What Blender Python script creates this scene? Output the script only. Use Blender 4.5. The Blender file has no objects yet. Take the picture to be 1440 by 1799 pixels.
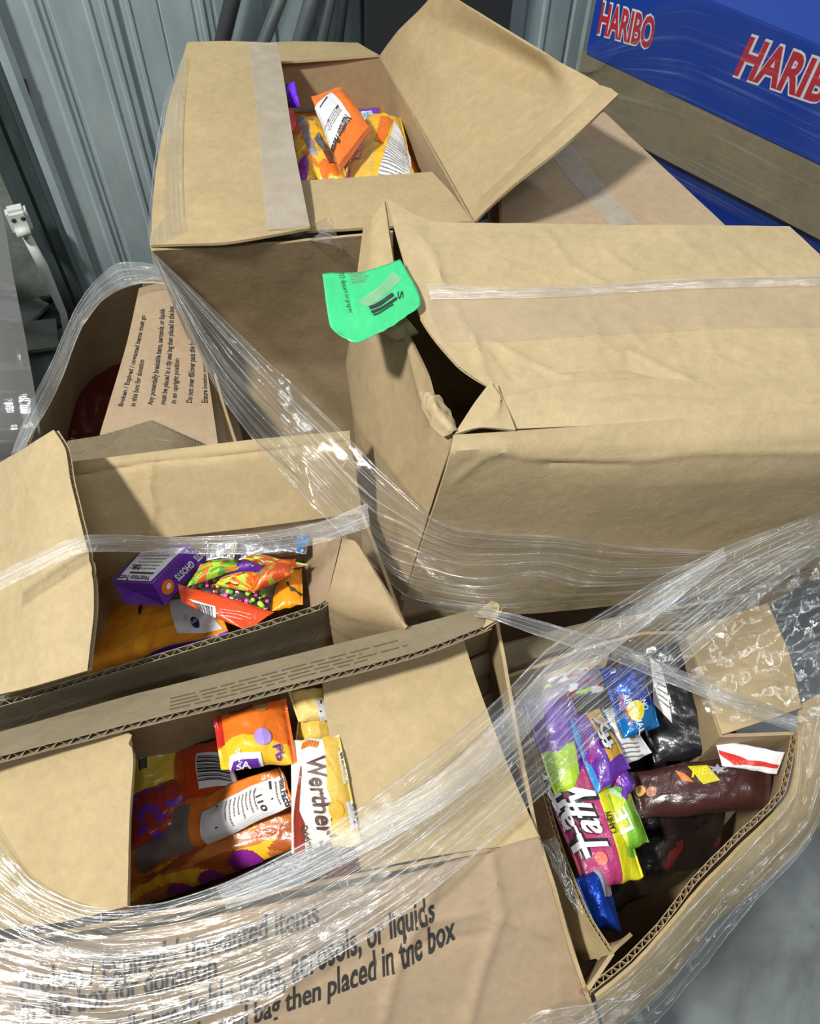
import bpy, bmesh, math, random
from mathutils import Vector, Matrix, noise
random.seed(7)
SC = bpy.context.scene
COL = SC.collection
# ------------------------------------------------------------------ camera
W_, H_, F_ = 1440.0, 1799.0, 1442.0
CAMZ = 1.75
_d = Vector((-30, -1000.5, -F_)).normalized()
ZC = -_d
YC = (Vector((0, 0, -1)) - ZC * ZC.dot(Vector((0, 0, -1)))).normalized()
XC = YC.cross(ZC)
M3 = Matrix((XC, YC, ZC))                     # camera -> world
CAM = Vector((0, 0, CAMZ))
cd = bpy.data.cameras.new('camera'); cam = bpy.data.objects.new('camera', cd); COL.objects.link(cam)
cam.matrix_world = Matrix.Translation(CAM) @ M3.to_4x4()
cd.sensor_fit = 'HORIZONTAL'; cd.sensor_width = 36; cd.lens = F_ / W_ * 36; cd.clip_start = .02
SC.camera = cam
SC.view_settings.view_transform = 'Standard'; SC.view_settings.look = 'None'
SC.view_settings.gamma = 1; SC.view_settings.use_curve_mapping = False
SC.view_settings.exposure = 0.0
# ------------------------------------------------------------------ world, key lamp and added fill lights
wd = bpy.data.worlds.new('world'); SC.world = wd; wd.use_nodes = True
bg = wd.node_tree.nodes['Background']; bg.inputs[0].default_value = (.80, .90, 1, 1); bg.inputs[1].default_value = .13
def lamp(loc, tgt, power, sx, sy, col=(1, .97, .9)):
    l = bpy.data.lights.new('key_or_fill_light', 'AREA'); l.shape = 'RECTANGLE'; l.size = sx; l.size_y = sy
    l.energy = power; l.color = col
    o = bpy.data.objects.new('key_or_fill_light', l); COL.objects.link(o); o.location = loc
    o.rotation_euler = (Vector(tgt) - Vector(loc)).to_track_quat('-Z', 'Y').to_euler()
    return o
lamp((-2.1, -.75, 4.8), (0, .6, .6), 300, .5, .3, (1, .975, .92))
lamp((2.6, 2.2, 5.2), (.3, .8, .5), 38, 1.3, .3, (.93, .97, 1))  # unseen fill lights from here down, added for film glints and softer shade
lamp((-2.8, 3.2, 5.6), (0, 1.2, .4), 34, 1.3, .3, (.88, .96, 1))
lamp((.9, -2.2, 5.4), (0, .6, .5), 45, 1.3, .3, (.97, .98, 1))
lamp((3.2, -.8, 5.4), (.3, .6, .5), 24, 1.3, .3, (.93, .97, 1))

# ------------------------------------------------------------------ geometry helpers
def ray(px, py):
    return M3 @ Vector((px - W_ / 2, H_ / 2 - py, -F_))
def P(px, py, z):
    d = ray(px, py); return CAM + d * ((z - CAMZ) / d.z)
def V(p):
    return p if isinstance(p, Vector) else P(*p)
def proj(p):
    c = M3.transposed() @ (p - CAM)
    return W_ / 2 - F_ * c.x / c.z, H_ / 2 + F_ * c.y / c.z
def resample(pts, n, smooth=True):
    if len(pts) == 2:
        return [pts[0].lerp(pts[1], i / (n - 1)) for i in range(n)]
    L = [0]
    for a, b in zip(pts, pts[1:]): L.append(L[-1] + (b - a).length)
    out = []
    for i in range(n):
        s = L[-1] * i / (n - 1); k = 0
        while k < len(L) - 2 and s > L[k + 1]: k += 1
        t = (s - L[k]) / max(1e-9, L[k + 1] - L[k])
        p1, p2 = pts[k], pts[k + 1]
        if smooth:
            p0 = pts[k - 1] if k else p1 * 2 - p2
            p3 = pts[k + 2] if k + 2 < len(pts) else p2 * 2 - p1
            q = .5 * ((2 * p1) + (p2 - p0) * t + (2 * p0 - 5 * p1 + 4 * p2 - p3) * t * t + (3 * p1 - p0 - 3 * p2 + p3) * t ** 3)
            q = q.lerp(p1.lerp(p2, t), .35)
        else: q = p1.lerp(p2, t)
        out.append(q)
    return out
def fb(x, y, s, sc):
    return noise.noise(Vector((x * sc + s * 7.3, y * sc - s * 3.1, s * 1.7)))
class Surf:
    """a lofted grid of world points; pt/nrm interpolate, uv() finds the place seen at a pixel"""
    def __init__(s, g):
        s.g = g; s.nu = len(g); s.nv = len(g[0]); s.flip = 1
        s.normals()
        c = s.g[s.nu // 2][s.nv // 2]
        if s.n[s.nu // 2][s.nv // 2].dot(CAM - c) < 0:
            s.flip = -1; s.normals()
    def normals(s):
        g = s.g; s.n = []
        for i in range(s.nu):
            r = []
            for j in range(s.nv):
                a = g[min(i + 1, s.nu - 1)][j] - g[max(i - 1, 0)][j]
                b = g[i][min(j + 1, s.nv - 1)] - g[i][max(j - 1, 0)]
                q = a.cross(b) * s.flip
                r.append(q.normalized() if q.length > 1e-12 else Vector((0, 0, 1)))
            s.n.append(r)
    def bil(s, arr, u, v):
        x = min(max(u, 0), 1) * (s.nu - 1); y = min(max(v, 0), 1) * (s.nv - 1)
        i = min(int(x), s.nu - 2); j = min(int(y), s.nv - 2); x -= i; y -= j
        return (arr[i][j] * (1 - x) + arr[i + 1][j] * x) * (1 - y) + (arr[i][j + 1] * (1 - x) + arr[i + 1][j + 1] * x) * y
    def pt(s, u, v, off=0):
        return s.bil(s.g, u, v) + s.bil(s.n, u, v).normalized() * off
    def uv(s, px, py):
        if getattr(s, 'base', None): return s.base.uv(px, py)
        best = None
        for i in range(13):
            for j in range(13):
                q = proj(s.pt(i / 12, j / 12)); d = (q[0] - px) ** 2 + (q[1] - py) ** 2
                if best is None or d < best[0]: best = (d, i / 12, j / 12)
        u, v = best[1], best[2]; h = .02
        for _ in range(14):
            q = proj(s.pt(u, v)); uu = u + h if u < .5 else u - h; vv = v + h if v < .5 else v - h
            qu = proj(s.pt(uu, v)); qv = proj(s.pt(u, vv))
            a = (qu[0] - q[0]) / (uu - u); b = (qv[0] - q[0]) / (vv - v)
            c = (qu[1] - q[1]) / (uu - u); d = (qv[1] - q[1]) / (vv - v)
            det = a * d - b * c
            if abs(det) < 1e-6: break
            ex, ey = px - q[0], py - q[1]
            u = min(1, max(0, u + .8 * (d * ex - b * ey) / det)); v = min(1, max(0, v + .8 * (a * ey - c * ex) / det))
        return u, v
def ridge(g, lines_):
    """raise creases and folds in a sheet along lines seen in the photograph: (points, height, half width in pixels)"""
    s = Surf(g)
    for i in range(s.nu):
        for j in range(s.nv):
            x, y = proj(s.g[i][j]); h = 0
            for pts, amp, w in lines_:
                m = 1e9
                for (ax, ay), (bx, by) in zip(pts, pts[1:]):
                    dx, dy = bx - ax, by - ay; L2 = dx * dx + dy * dy
                    t = min(1, max(0, ((x - ax) * dx + (y - ay) * dy) / L2))
                    d = (x - ax - t * dx) ** 2 + (y - ay - t * dy) ** 2
                    if d < m: m = d
                if m < 16 * w * w: h += amp * math.exp(-math.sqrt(m) / w)
            if h: g[i][j] = g[i][j] + s.n[i][j] * h
    return g
def loft(rails, nu, nv, smooth=True):
    R = [resample([V(p) for p in r], nu, smooth) for r in rails]
    return [resample([r[i] for r in R], nv, smooth) for i in range(nu)]
def crinkle(g, amp, seed, scu=6, fine=.35):
    s = Surf(g)
    for i in range(s.nu):
        for j in range(s.nv):
            p = g[i][j]
            a = noise.noise(Vector((p.x * scu + seed * 5.1, p.y * scu, p.z * scu)))
            b = 1 - abs(noise.noise(Vector((p.x * scu * 3.3, p.y * scu * 3.3 + seed, p.z * scu * 3.3)))) * 2
            g[i][j] = p + s.n[i][j] * amp * (a * .8 + b * fine)
    return g
def mesh_obj(name, verts, faces, mat, parent=None, uvs=None, smooth=True, cols=None, matidx=None):
    me = bpy.data.meshes.new(name); me.from_pydata([tuple(v) for v in verts], [], faces)
    for m in (mat if isinstance(mat, (list, tuple)) else [mat]): me.materials.append(m)
    if smooth: me.polygons.foreach_set('use_smooth', [True] * len(me.polygons))
    if matidx: me.polygons.foreach_set('material_index', matidx)
    if uvs:
        l = me.uv_layers.new(name='uv')
        for lp in me.loops: l.data[lp.index].uv = uvs[lp.vertex_index]
    me.update()
    o = bpy.data.objects.new(name, me); COL.objects.link(o)
    if parent: o.parent = parent; o.matrix_parent_inverse = Matrix.Translation(-Vector(parent.location))
    return o
def tag(o, label=None, cat=None, group=None, kind=None):
    for k, v in (('label', label), ('category', cat), ('group', group), ('kind', kind)):
        if v: o[k] = v
    return o
def thing(name, label, cat, loc, group=None):
    o = bpy.data.objects.new(name, None); o.empty_display_size = .05; o.location = loc; COL.objects.link(o)
    return tag(o, label, cat, group)
def grid_faces(nu, nv, o=0, rev=False):
    f = []
    for i in range(nu - 1):
        for j in range(nv - 1):
            q = (o + i * nv + j, o + (i + 1) * nv + j, o + (i + 1) * nv + j + 1, o + i * nv + j + 1)
            f.append(q[::-1] if rev else q)
    return f
def sheet(s, off, th, o0=0):
    """a closed thin slab between offsets off and off+th of a Surf"""
    vs = [s.g[i][j] + s.n[i][j] * (off + th) for i in range(s.nu) for j in range(s.nv)]
    vs += [s.g[i][j] + s.n[i][j] * off for i in range(s.nu) for j in range(s.nv)]
    N = s.nu * s.nv
    r = s.flip < 0
    fs = grid_faces(s.nu, s.nv, o0, r) + grid_faces(s.nu, s.nv, o0 + N, not r)
    ring = [i * s.nv for i in range(s.nu)] + [(s.nu - 1) * s.nv + j for j in range(1, s.nv)] + \
           [i * s.nv + s.nv - 1 for i in range(s.nu - 2, -1, -1)] + [j for j in range(s.nv - 2, 0, -1)]
    for a, b in zip(ring, ring[1:] + ring[:1]):
        q = (o0 + a, o0 + b, o0 + N + b, o0 + N + a)
        fs.append(q if r else q[::-1])
    return vs, fs
def panel(name, rails, mat, parent, th=.005, nu=40, nv=24, amp=.0016, seed=1, flute=None, period=.012, smooth=True, scu=6, fine=.35, folds=None):
    """cardboard panel; flute = edges ('v0','v1','u0','u1') that show the open corrugation"""
    g = loft(rails, nu, nv, smooth)
    if amp: g = crinkle(g, amp, seed, scu, fine)
    if folds: g = ridge(g, folds)
    s = Surf(g); s.th = th
    uv = lambda n: [(i / (s.nu - 1), j / (s.nv - 1)) for i in range(s.nu) for j in range(s.nv)] * n
    if not flute:
        vs, fs = sheet(s, -th / 2, th)
        o = mesh_obj(name, vs, fs, mat, parent, uv(2)); sharp(o)
    else:
        t = th * .11
        vs, fs = sheet(s, th / 2 - t, t); vb, fb_ = sheet(s, -th / 2, t, len(vs)); vs += vb; fs += fb_
        nn = len(vs)
        for e in flute:
            edge = [s.pt(k / 80, int(e[1])) if e[0] == 'v' else s.pt(int(e[1]), k / 80) for k in range(81)]
            L = sum((b - a).length for a, b in zip(edge, edge[1:])); n = max(4, int(L / period)) * 6
            width = (s.pt(.5, 0) - s.pt(.5, 1)).length if e[0] == 'v' else (s.pt(0, .5) - s.pt(1, .5)).length
            dep = min(.5, .03 / width); ins = .0012 / width
            rows = []
            h = th / 2 - t
            for k in range(n + 1):
                x = k / n; ph = (k % 6) / 6.0
                zz = h * math.cos(2 * math.pi * ph) * 1.0
                r = []
                for dd in (ins, dep):
                    w = dd if e[1] == '0' else 1 - dd
                    r.append(s.pt(x, w, zz) if e[0] == 'v' else s.pt(w, x, zz))
                rows.append(r)
            # give the medium a little thickness
            for sgn in (t * .45, -t * .45):
                b0 = len(vs)
                for k in range(n + 1):
                    x = k / n
                    for q, dd in zip(rows[k], (ins, dep)):
                        w = dd if e[1] == '0' else 1 - dd
                        nr = s.bil(s.n, x, w) if e[0] == 'v' else s.bil(s.n, w, x)
                        vs.append(q + nr * sgn)
                for k in range(n):
                    fs.append((b0 + 2 * k, b0 + 2 * k + 2, b0 + 2 * k + 3, b0 + 2 * k + 1))
            b1 = b0 - 2 * (n + 1)
            for k in range(n):
                fs.append((b1 + 2 * k, b1 + 2 * k + 2, b0 + 2 * k + 2, b0 + 2 * k))
        o = mesh_obj(name, vs, fs, mat, parent, None); sharp(o)
    s.obj = o
    return s
def sharp(o, ang=45):
    me = o.data
    try:
        me.set_sharp_from_angle(angle=math.radians(ang))
    except Exception: pass
_base = {}
HOSTS = ('label', 'tag', 'circle', 'emblem', 'flash', 'strip', 'side')
def host(parent):
    return _base.get(parent.name, parent) if parent else parent
def star(s, pts, mat, name, parent, off=.0006, K=9, E=8, pix=True, th=0):
    """flat printed shape / sticker laid on a surface; pts are outline points"""
    uvp = [s.uv(*p) for p in pts] if pix else pts
    out = []
    for a, b in zip(uvp, uvp[1:] + uvp[:1]):
        for k in range(E): out.append((a[0] + (b[0] - a[0]) * k / E, a[1] + (b[1] - a[1]) * k / E))
    cx = sum(p[0] for p in uvp) / len(uvp); cy = sum(p[1] for p in uvp) / len(uvp)
    vs = [s.pt(cx, cy, off)]; n = len(out); fs = []
    for k in range(1, K + 1):
        for p in out: vs.append(s.pt(cx + (p[0] - cx) * k / K, cy + (p[1] - cy) * k / K, off))
    for i in range(n):
        fs.append((0, 1 + i, 1 + (i + 1) % n))
        for k in range(K - 1):
            a = 1 + k * n; b = a + n
            fs.append((a + i, b + i, b + (i + 1) % n, a + (i + 1) % n))
    uvs = [(p.x * 8, p.y * 8 + p.z * 3) for p in vs]
    o = mesh_obj(name, vs, fs, mat, parent, uvs)
    if parent and name.split('_')[-1] in HOSTS and name not in ('gold_side', 'cream_strip', 'facts_strip', 'tape_strip'): _base[parent.name] = o
    return o
def oval(cx, cy, rx, ry, rot=0, n=18):
    r = math.radians(rot)
    return [(cx + rx * math.cos(t) * math.cos(r) - ry * math.sin(t) * math.sin(r),
             cy + rx * math.cos(t) * math.sin(r) + ry * math.sin(t) * math.cos(r)) for t in [2 * math.pi * k / n for k in range(n)]]
_tc = {}
def textmesh(st, bold=0.0, shear=0.0):
    k = (st, bold, shear)
    if k in _tc: return _tc[k]
    c = bpy.data.curves.new('t', 'FONT'); c.body = st; c.size = 1; c.offset = bold; c.shear = shear; c.resolution_u = 3; c.fill_mode = 'FRONT'
    o = bpy.data.objects.new('t', c); COL.objects.link(o)
    dg = bpy.context.evaluated_depsgraph_get(); dg.update()
    me = bpy.data.meshes.new_from_object(o.evaluated_get(dg))
    vs = [(v.co.x, v.co.y) for v in me.vertices]; fs = [tuple(p.vertices) for p in me.polygons]
    bpy.data.objects.remove(o); bpy.data.curves.remove(c); bpy.data.meshes.remove(me)
    x0 = min(v[0] for v in vs); x1 = max(v[0] for v in vs)
    vs = [((v[0] - x0) / (x1 - x0), v[1] / .72) for v in vs]
    _tc[k] = (vs, fs); return vs, fs
def text(s, st, a, b, up, mat, parent, name='printed_text', off=.0008, bold=.0, shear=0, bow=0, nolift=0):
    """text from pixel a to pixel b along the baseline; up = pixel offset of the cap height"""
    vs, fs = textmesh(st, bold, shear)
    A = s.uv(*a); B = s.uv(*b); U = s.uv(a[0] + up[0], a[1] + up[1]); UB = s.uv(b[0] + up[0], b[1] + up[1])
    out = []
    for x, y in vs:
        yy = y + bow * (4 * x * (1 - x))
        u = A[0] + (B[0] - A[0]) * x + ((U[0] - A[0]) * (1 - x) + (UB[0] - B[0]) * x) * yy
        v = A[1] + (B[1] - A[1]) * x + ((U[1] - A[1]) * (1 - x) + (UB[1] - B[1]) * x) * yy
        out.append(s.pt(u, v, off))
    return mesh_obj(name, out, fs, mat, host(parent), smooth=False)
def bars(s, quad, mat, parent, n=18, seed=0, name='barcode', off=.0010):
    """printed bars inside a pixel quad (a,b,c,d): bars run a->d"""
    rnd = random.Random(seed); q = [s.uv(*p) for p in quad]; vs = []; fs = []; x = 0
    w = [(rnd.choice((1, 1, 2, 3)), rnd.choice((1, 1, 2))) for _ in range(n)]; T = sum(a + b for a, b in w)
    def L(x, y):
        return tuple((q[0][k] * (1 - x) + q[1][k] * x) * (1 - y) + (q[3][k] * (1 - x) + q[2][k] * x) * y for k in (0, 1))
    for a, b in w:
        i = len(vs)
        for y in (0, .33, .67, 1):
            for xx in (x / T, (x + a) / T): vs.append(s.pt(*L(xx, y), off))
        for k in range(3): fs.append((i + 2 * k, i + 2 * k + 1, i + 2 * k + 3, i + 2 * k + 2))
        x += a + b
    return mesh_obj(name, vs, fs, mat, host(parent), smooth=False)
def lines(s, quad, mat, parent, rows=8, seed=0, name='small_print', thick=.3, off=.0010, words=True):
    """rows of tiny illegible print, rows run a->b"""
    rnd = random.Random(seed); q = [s.uv(*p) for p in quad]; vs = []; fs = []
    def L(x, y):
        return tuple((q[0][k] * (1 - x) + q[1][k] * x) * (1 - y) + (q[3][k] * (1 - x) + q[2][k] * x) * y for k in (0, 1))
    for r in range(rows):
        y0 = (r + .3) / rows; y1 = y0 + thick / rows; x = 0; end = rnd.uniform(.75, 1)
        while x < end:
            w = rnd.uniform(.03, .12) if words else 1
            i = len(vs)
            for xx in (x, min(end, x + w)):
                vs.append(s.pt(*L(xx, y0), off)); vs.append(s.pt(*L(xx, y1), off))
            fs.append((i, i + 2, i + 3, i + 1)); x += w + .018
    return mesh_obj(name, vs, fs, mat, host(parent), smooth=False)

# ------------------------------------------------------------------ materials
def newmat(name):
    m = bpy.data.materials.new(name); m.use_nodes = True; nt = m.node_tree
    return m, nt, nt.nodes, nt.links, nt.nodes['Principled BSDF']
def N(nt, t, **k):
    n = nt.nodes.new(t)
    for a, b in k.items():
        if a in n.inputs: n.inputs[a].default_value = b
        else: setattr(n, a, b)
    return n
def card_mat(name, c, c2, rough=.75, bump=.35, scuff=.5, crease=.25):
    m, nt, ns, L, bs = newmat(name)
    tc = N(nt, 'ShaderNodeTexCoord')
    n1 = N(nt, 'ShaderNodeTexNoise', Scale=9, Detail=6, Roughness=.65); L.new(tc.outputs['Object'], n1.inputs['Vector'])
    n2 = N(nt, 'ShaderNodeTexNoise', Scale=420, Detail=3); L.new(tc.outputs['Object'], n2.inputs['Vector'])
    n3 = N(nt, 'ShaderNodeTexNoise', Scale=55, Detail=5, Roughness=.7, Distortion=.6); L.new(tc.outputs['Object'], n3.inputs['Vector'])
    vo = N(nt, 'ShaderNodeTexVoronoi', Scale=6.5); vo.feature = 'DISTANCE_TO_EDGE'
    mp = N(nt, 'ShaderNodeVectorMath', operation='ADD')
    nd = N(nt, 'ShaderNodeTexNoise', Scale=5, Detail=3); L.new(tc.outputs['Object'], nd.inputs['Vector'])
    sc = N(nt, 'ShaderNodeVectorMath', operation='SCALE'); sc.inputs['Scale'].default_value = .45
    L.new(nd.outputs['Color'], sc.inputs[0]); L.new(tc.outputs['Object'], mp.inputs[0]); L.new(sc.outputs[0], mp.inputs[1]); L.new(mp.outputs[0], vo.inputs['Vector'])
    cr = N(nt, 'ShaderNodeMapRange'); cr.inputs['From Max'].default_value = .035; L.new(vo.outputs['Distance'], cr.inputs[0])
    mx = N(nt, 'ShaderNodeMix', data_type='RGBA'); mx.inputs['A'].default_value = (*c2, 1); mx.inputs['B'].default_value = (*c, 1)
    r = N(nt, 'ShaderNodeMapRange'); r.inputs['From Min'].default_value = .3; r.inputs['From Max'].default_value = .7; L.new(n1.outputs['Fac'], r.inputs[0]); L.new(r.outputs[0], mx.inputs['Factor'])
    hs = N(nt, 'ShaderNodeHueSaturation'); L.new(mx.outputs['Result'], hs.inputs['Color'])
    r2 = N(nt, 'ShaderNodeMapRange'); r2.inputs['From Min'].default_value = .3; r2.inputs['From Max'].default_value = .7
    r2.inputs['To Min'].default_value = .90; r2.inputs['To Max'].default_value = 1.08; L.new(n3.outputs['Fac'], r2.inputs[0]); L.new(r2.outputs[0], hs.inputs['Value'])
    L.new(hs.outputs[0], bs.inputs['Base Color']); bs.inputs['Roughness'].default_value = rough; bs.inputs['Specular IOR Level'].default_value = .3
    ma = N(nt, 'ShaderNodeMath', operation='MULTIPLY'); ma.inputs[1].default_value = crease; L.new(cr.outputs[0], ma.inputs[0])
    mb = N(nt, 'ShaderNodeMath', operation='MULTIPLY_ADD'); mb.inputs[1].default_value = .10; L.new(n2.outputs['Fac'], mb.inputs[0]); L.new(ma.outputs[0], mb.inputs[2])
    mc = N(nt, 'ShaderNodeMath', operation='MULTIPLY_ADD'); mc.inputs[1].default_value = .7; L.new(n3.outputs['Fac'], mc.inputs[0]); L.new(mb.outputs[0], mc.inputs[2])
    bp = N(nt, 'ShaderNodeBump', Strength=bump, Distance=.003); L.new(mc.outputs[0], bp.inputs['Height']); L.new(bp.outputs[0], bs.inputs['Normal'])
    return m
KRAFT = card_mat('kraft_cardboard', (.45, .345, .19), (.39, .30, .16), bump=.3, crease=.08)
KRAFT2 = card_mat('kraft_cardboard_inner', (.42, .315, .18), (.36, .265, .15), bump=.3, crease=.08)
KRAFTW = card_mat('wrinkled_kraft_cardboard', (.48, .375, .215), (.41, .32, .18), bump=.45, crease=.12)
KRAFTP = card_mat('rosy_kraft_cardboard', (.43, .32, .21), (.385, .285, .185), bump=.2, crease=.05)
KRAFTG = card_mat('dark_kraft_cardboard', (.30, .25, .16), (.25, .205, .13), bump=.3)  # kraft tone darker than the other boards
def plain(name, c, rough=.5, metal=0, spec=.5, bump=0, bscale=40, coat=0):
    m, nt, ns, L, bs = newmat(name)
    bs.inputs['Base Color'].default_value = (*c, 1); bs.inputs['Roughness'].default_value = rough
    bs.inputs['Metallic'].default_value = metal; bs.inputs['Specular IOR Level'].default_value = spec
    bs.inputs['Coat Weight'].default_value = coat; bs.inputs['Coat Roughness'].default_value = .12
    if bump:
        tc = N(nt, 'ShaderNodeTexCoord')
        n = N(nt, 'ShaderNodeTexNoise', Scale=bscale, Detail=4, Distortion=1.2); L.new(tc.outputs['Object'], n.inputs['Vector'])
        bp = N(nt, 'ShaderNodeBump', Strength=bump, Distance=.004); L.new(n.outputs['Fac'], bp.inputs['Height'])
        L.new(bp.outputs[0], bs.inputs['Normal']); L.new(bp.outputs[0], bs.inputs['Coat Normal'])
    return m
_pm = {}
def plas(c, rough=.32, metal=0, bump=.5, bs=45):
    k = (c, rough, metal)
    if k not in _pm: _pm[k] = plain('printed_film', c, rough, metal, .5, bump, bs, .5 if not metal else 0)
    return _pm[k]
INK = plain('black_ink', (.035, .033, .03), .6)
INKF = plain('faded_ink', (.22, .19, .16), .7)
INKG = plain('worn_ink', (.13, .11, .07), .7)
WHITE = plas((.78, .78, .80)); BLACK = plas((.012, .012, .016)); WINK = plain('white_ink', (.85, .85, .86), .4)
ORANGE = plas((.85, .19, .02)); YEL = plas((.92, .52, .03)); GOLD = plas((.75, .50, .09)); PURP = plas((.13, .03, .36))
RED = plas((.60, .03, .02)); LIME = plas((.45, .78, .05)); BLUE = plas((.01, .06, .45), .2, .5); SILV = plas((.75, .77, .80), .22, 1)
BROWN = plas((.055, .018, .016)); MAG = plas((.42, .03, .15)); DKOR = plas((.45, .10, .02)); CREAM = plas((.85, .78, .52))
INKP = plas((.25, .02, .30)); DRED = plas((.30, .03, .02)); GREEN = plas((.10, .42, .05)); CYAN = plas((.04, .30, .70)); PINK = plas((.75, .10, .45))
VIO = plas((.16, .02, .75)); GREY = plas((.35, .34, .38)); LAV = plas((.45, .30, .80)); DBROWN = plain('dark_brown_ink', (.07, .02, .012), .5)

def tape_mat(name, c, alpha, tint):
    m, nt, ns, L, bs = newmat(name)
    out = ns['Material Output']; tr = N(nt, 'ShaderNodeBsdfTransparent'); mix = N(nt, 'ShaderNodeMixShader')
    tr.inputs[0].default_value = (*tint, 1)
    bs.inputs['Base Color'].default_value = (*c, 1); bs.inputs['Roughness'].default_value = .18
    tc = N(nt, 'ShaderNodeTexCoord'); n = N(nt, 'ShaderNodeTexNoise', Scale=30, Detail=4); L.new(tc.outputs['Object'], n.inputs['Vector'])
    mr = N(nt, 'ShaderNodeMapRange'); mr.inputs['From Min'].default_value = .3; mr.inputs['From Max'].default_value = .7
    mr.inputs['To Min'].default_value = alpha * .75; mr.inputs['To Max'].default_value = min(1, alpha * 1.25)
    L.new(n.outputs['Fac'], mr.inputs[0]); L.new(mr.outputs[0], mix.inputs[0])
    bp = N(nt, 'ShaderNodeBump', Strength=.35, Distance=.003); L.new(n.outputs['Fac'], bp.inputs['Height']); L.new(bp.outputs[0], bs.inputs['Normal'])
    L.new(tr.outputs[0], mix.inputs[1]); L.new(bs.outputs[0], mix.inputs[2]); L.new(mix.outputs[0], out.inputs[0])
    return m
TAPE = tape_mat('frosted_packing_tape', (.55, .50, .42), .55, (.95, .93, .9))
TAPEC = tape_mat('clear_packing_tape', (.60, .56, .50), .30, (.97, .96, .93))
TAPEL = tape_mat('nearly_clear_tape', (.60, .55, .52), .12, (.97, .95, .94))
def film_mat(name, milk=.05, streak=.35, su=3, sv=70, bump=.6, gloss=1.0, cr=26):
    m, nt, ns, L, bs = newmat(name); ns.remove(bs); out = ns['Material Output']
    uvn = N(nt, 'ShaderNodeUVMap'); tc = N(nt, 'ShaderNodeTexCoord')
    mp = N(nt, 'ShaderNodeMapping'); mp.inputs['Scale'].default_value = (su, sv, 1); L.new(uvn.outputs[0], mp.inputs[0])
    n1 = N(nt, 'ShaderNodeTexNoise', Scale=1, Detail=5, Roughness=.65, Distortion=.4); L.new(mp.outputs[0], n1.inputs['Vector'])
    n2 = N(nt, 'ShaderNodeTexNoise', Scale=cr, Detail=3, Distortion=1.5); L.new(tc.outputs['Object'], n2.inputs['Vector'])
    n3 = N(nt, 'ShaderNodeTexNoise', Scale=7, Detail=2); L.new(tc.outputs['Object'], n3.inputs['Vector'])
    h = N(nt, 'ShaderNodeMath', operation='MULTIPLY_ADD'); h.inputs[1].default_value = .5; L.new(n2.outputs['Fac'], h.inputs[0]); L.new(n1.outputs['Fac'], h.inputs[2])
    bp = N(nt, 'ShaderNodeBump', Strength=bump, Distance=.006); L.new(h.outputs[0], bp.inputs['Height'])
    tr = N(nt, 'ShaderNodeBsdfTransparent'); tr.inputs[0].default_value = (.98, .985, .985, 1)
    gl = N(nt, 'ShaderNodeBsdfGlossy', Roughness=.09); gl.inputs['Color'].default_value = (1, 1, 1, 1); L.new(bp.outputs[0], gl.inputs['Normal'])
    d1 = N(nt, 'ShaderNodeBsdfDiffuse'); d1.inputs['Color'].default_value = (.80, .83, .85, 1)
    d2 = N(nt, 'ShaderNodeBsdfTranslucent'); d2.inputs['Color'].default_value = (.80, .83, .85, 1)
    df = N(nt, 'ShaderNodeAddShader'); L.new(d1.outputs[0], df.inputs[0]); L.new(d2.outputs[0], df.inputs[1])
    fr = N(nt, 'ShaderNodeLayerWeight', Blend=.5); L.new(bp.outputs[0], fr.inputs['Normal'])
    pw = N(nt, 'ShaderNodeMath', operation='POWER'); pw.inputs[1].default_value = 4; L.new(fr.outputs['Facing'], pw.inputs[0])
    fm = N(nt, 'ShaderNodeMath', operation='MULTIPLY_ADD', use_clamp=True); fm.inputs[1].default_value = .55; fm.inputs[2].default_value = .10 * gloss; L.new(pw.outputs[0], fm.inputs[0])
    m1 = N(nt, 'ShaderNodeMixShader'); L.new(fm.outputs[0], m1.inputs[0]); L.new(tr.outputs[0], m1.inputs[1]); L.new(gl.outputs[0], m1.inputs[2])
    sr = N(nt, 'ShaderNodeMapRange'); sr.inputs['From Min'].default_value = .54; sr.inputs['From Max'].default_value = .74
    sr.inputs['To Min'].default_value = milk; sr.inputs['To Max'].default_value = milk + streak; L.new(n1.outputs['Fac'], sr.inputs[0])
    s3 = N(nt, 'ShaderNodeMapRange'); s3.inputs['From Min'].default_value = .35; s3.inputs['From Max'].default_value = .62; s3.inputs['To Min'].default_value = .35; L.new(n3.outputs['Fac'], s3.inputs[0])
    sm = N(nt, 'ShaderNodeMath', operation='MULTIPLY', use_clamp=True); L.new(sr.outputs[0], sm.inputs[0]); L.new(s3.outputs[0], sm.inputs[1])
    m2 = N(nt, 'ShaderNodeMixShader'); L.new(sm.outputs[0], m2.inputs[0]); L.new(m1.outputs[0], m2.inputs[1]); L.new(df.outputs[0], m2.inputs[2])
    L.new(m2.outputs[0], out.inputs[0]); return m
FILM = film_mat('stretch_film', .03, .45, 1.6, 60, .22, 1.3)
FILMT = film_mat('thin_stretch_film', .01, .16, 1.2, 40, .10)
FILMC = film_mat('crumpled_stretch_film', .02, .30, 5, 20, .30, 1.3, 30)
FILMR = film_mat('roped_stretch_film', .10, .75, 2.5, 26, .45, 1.8, 30)
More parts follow.
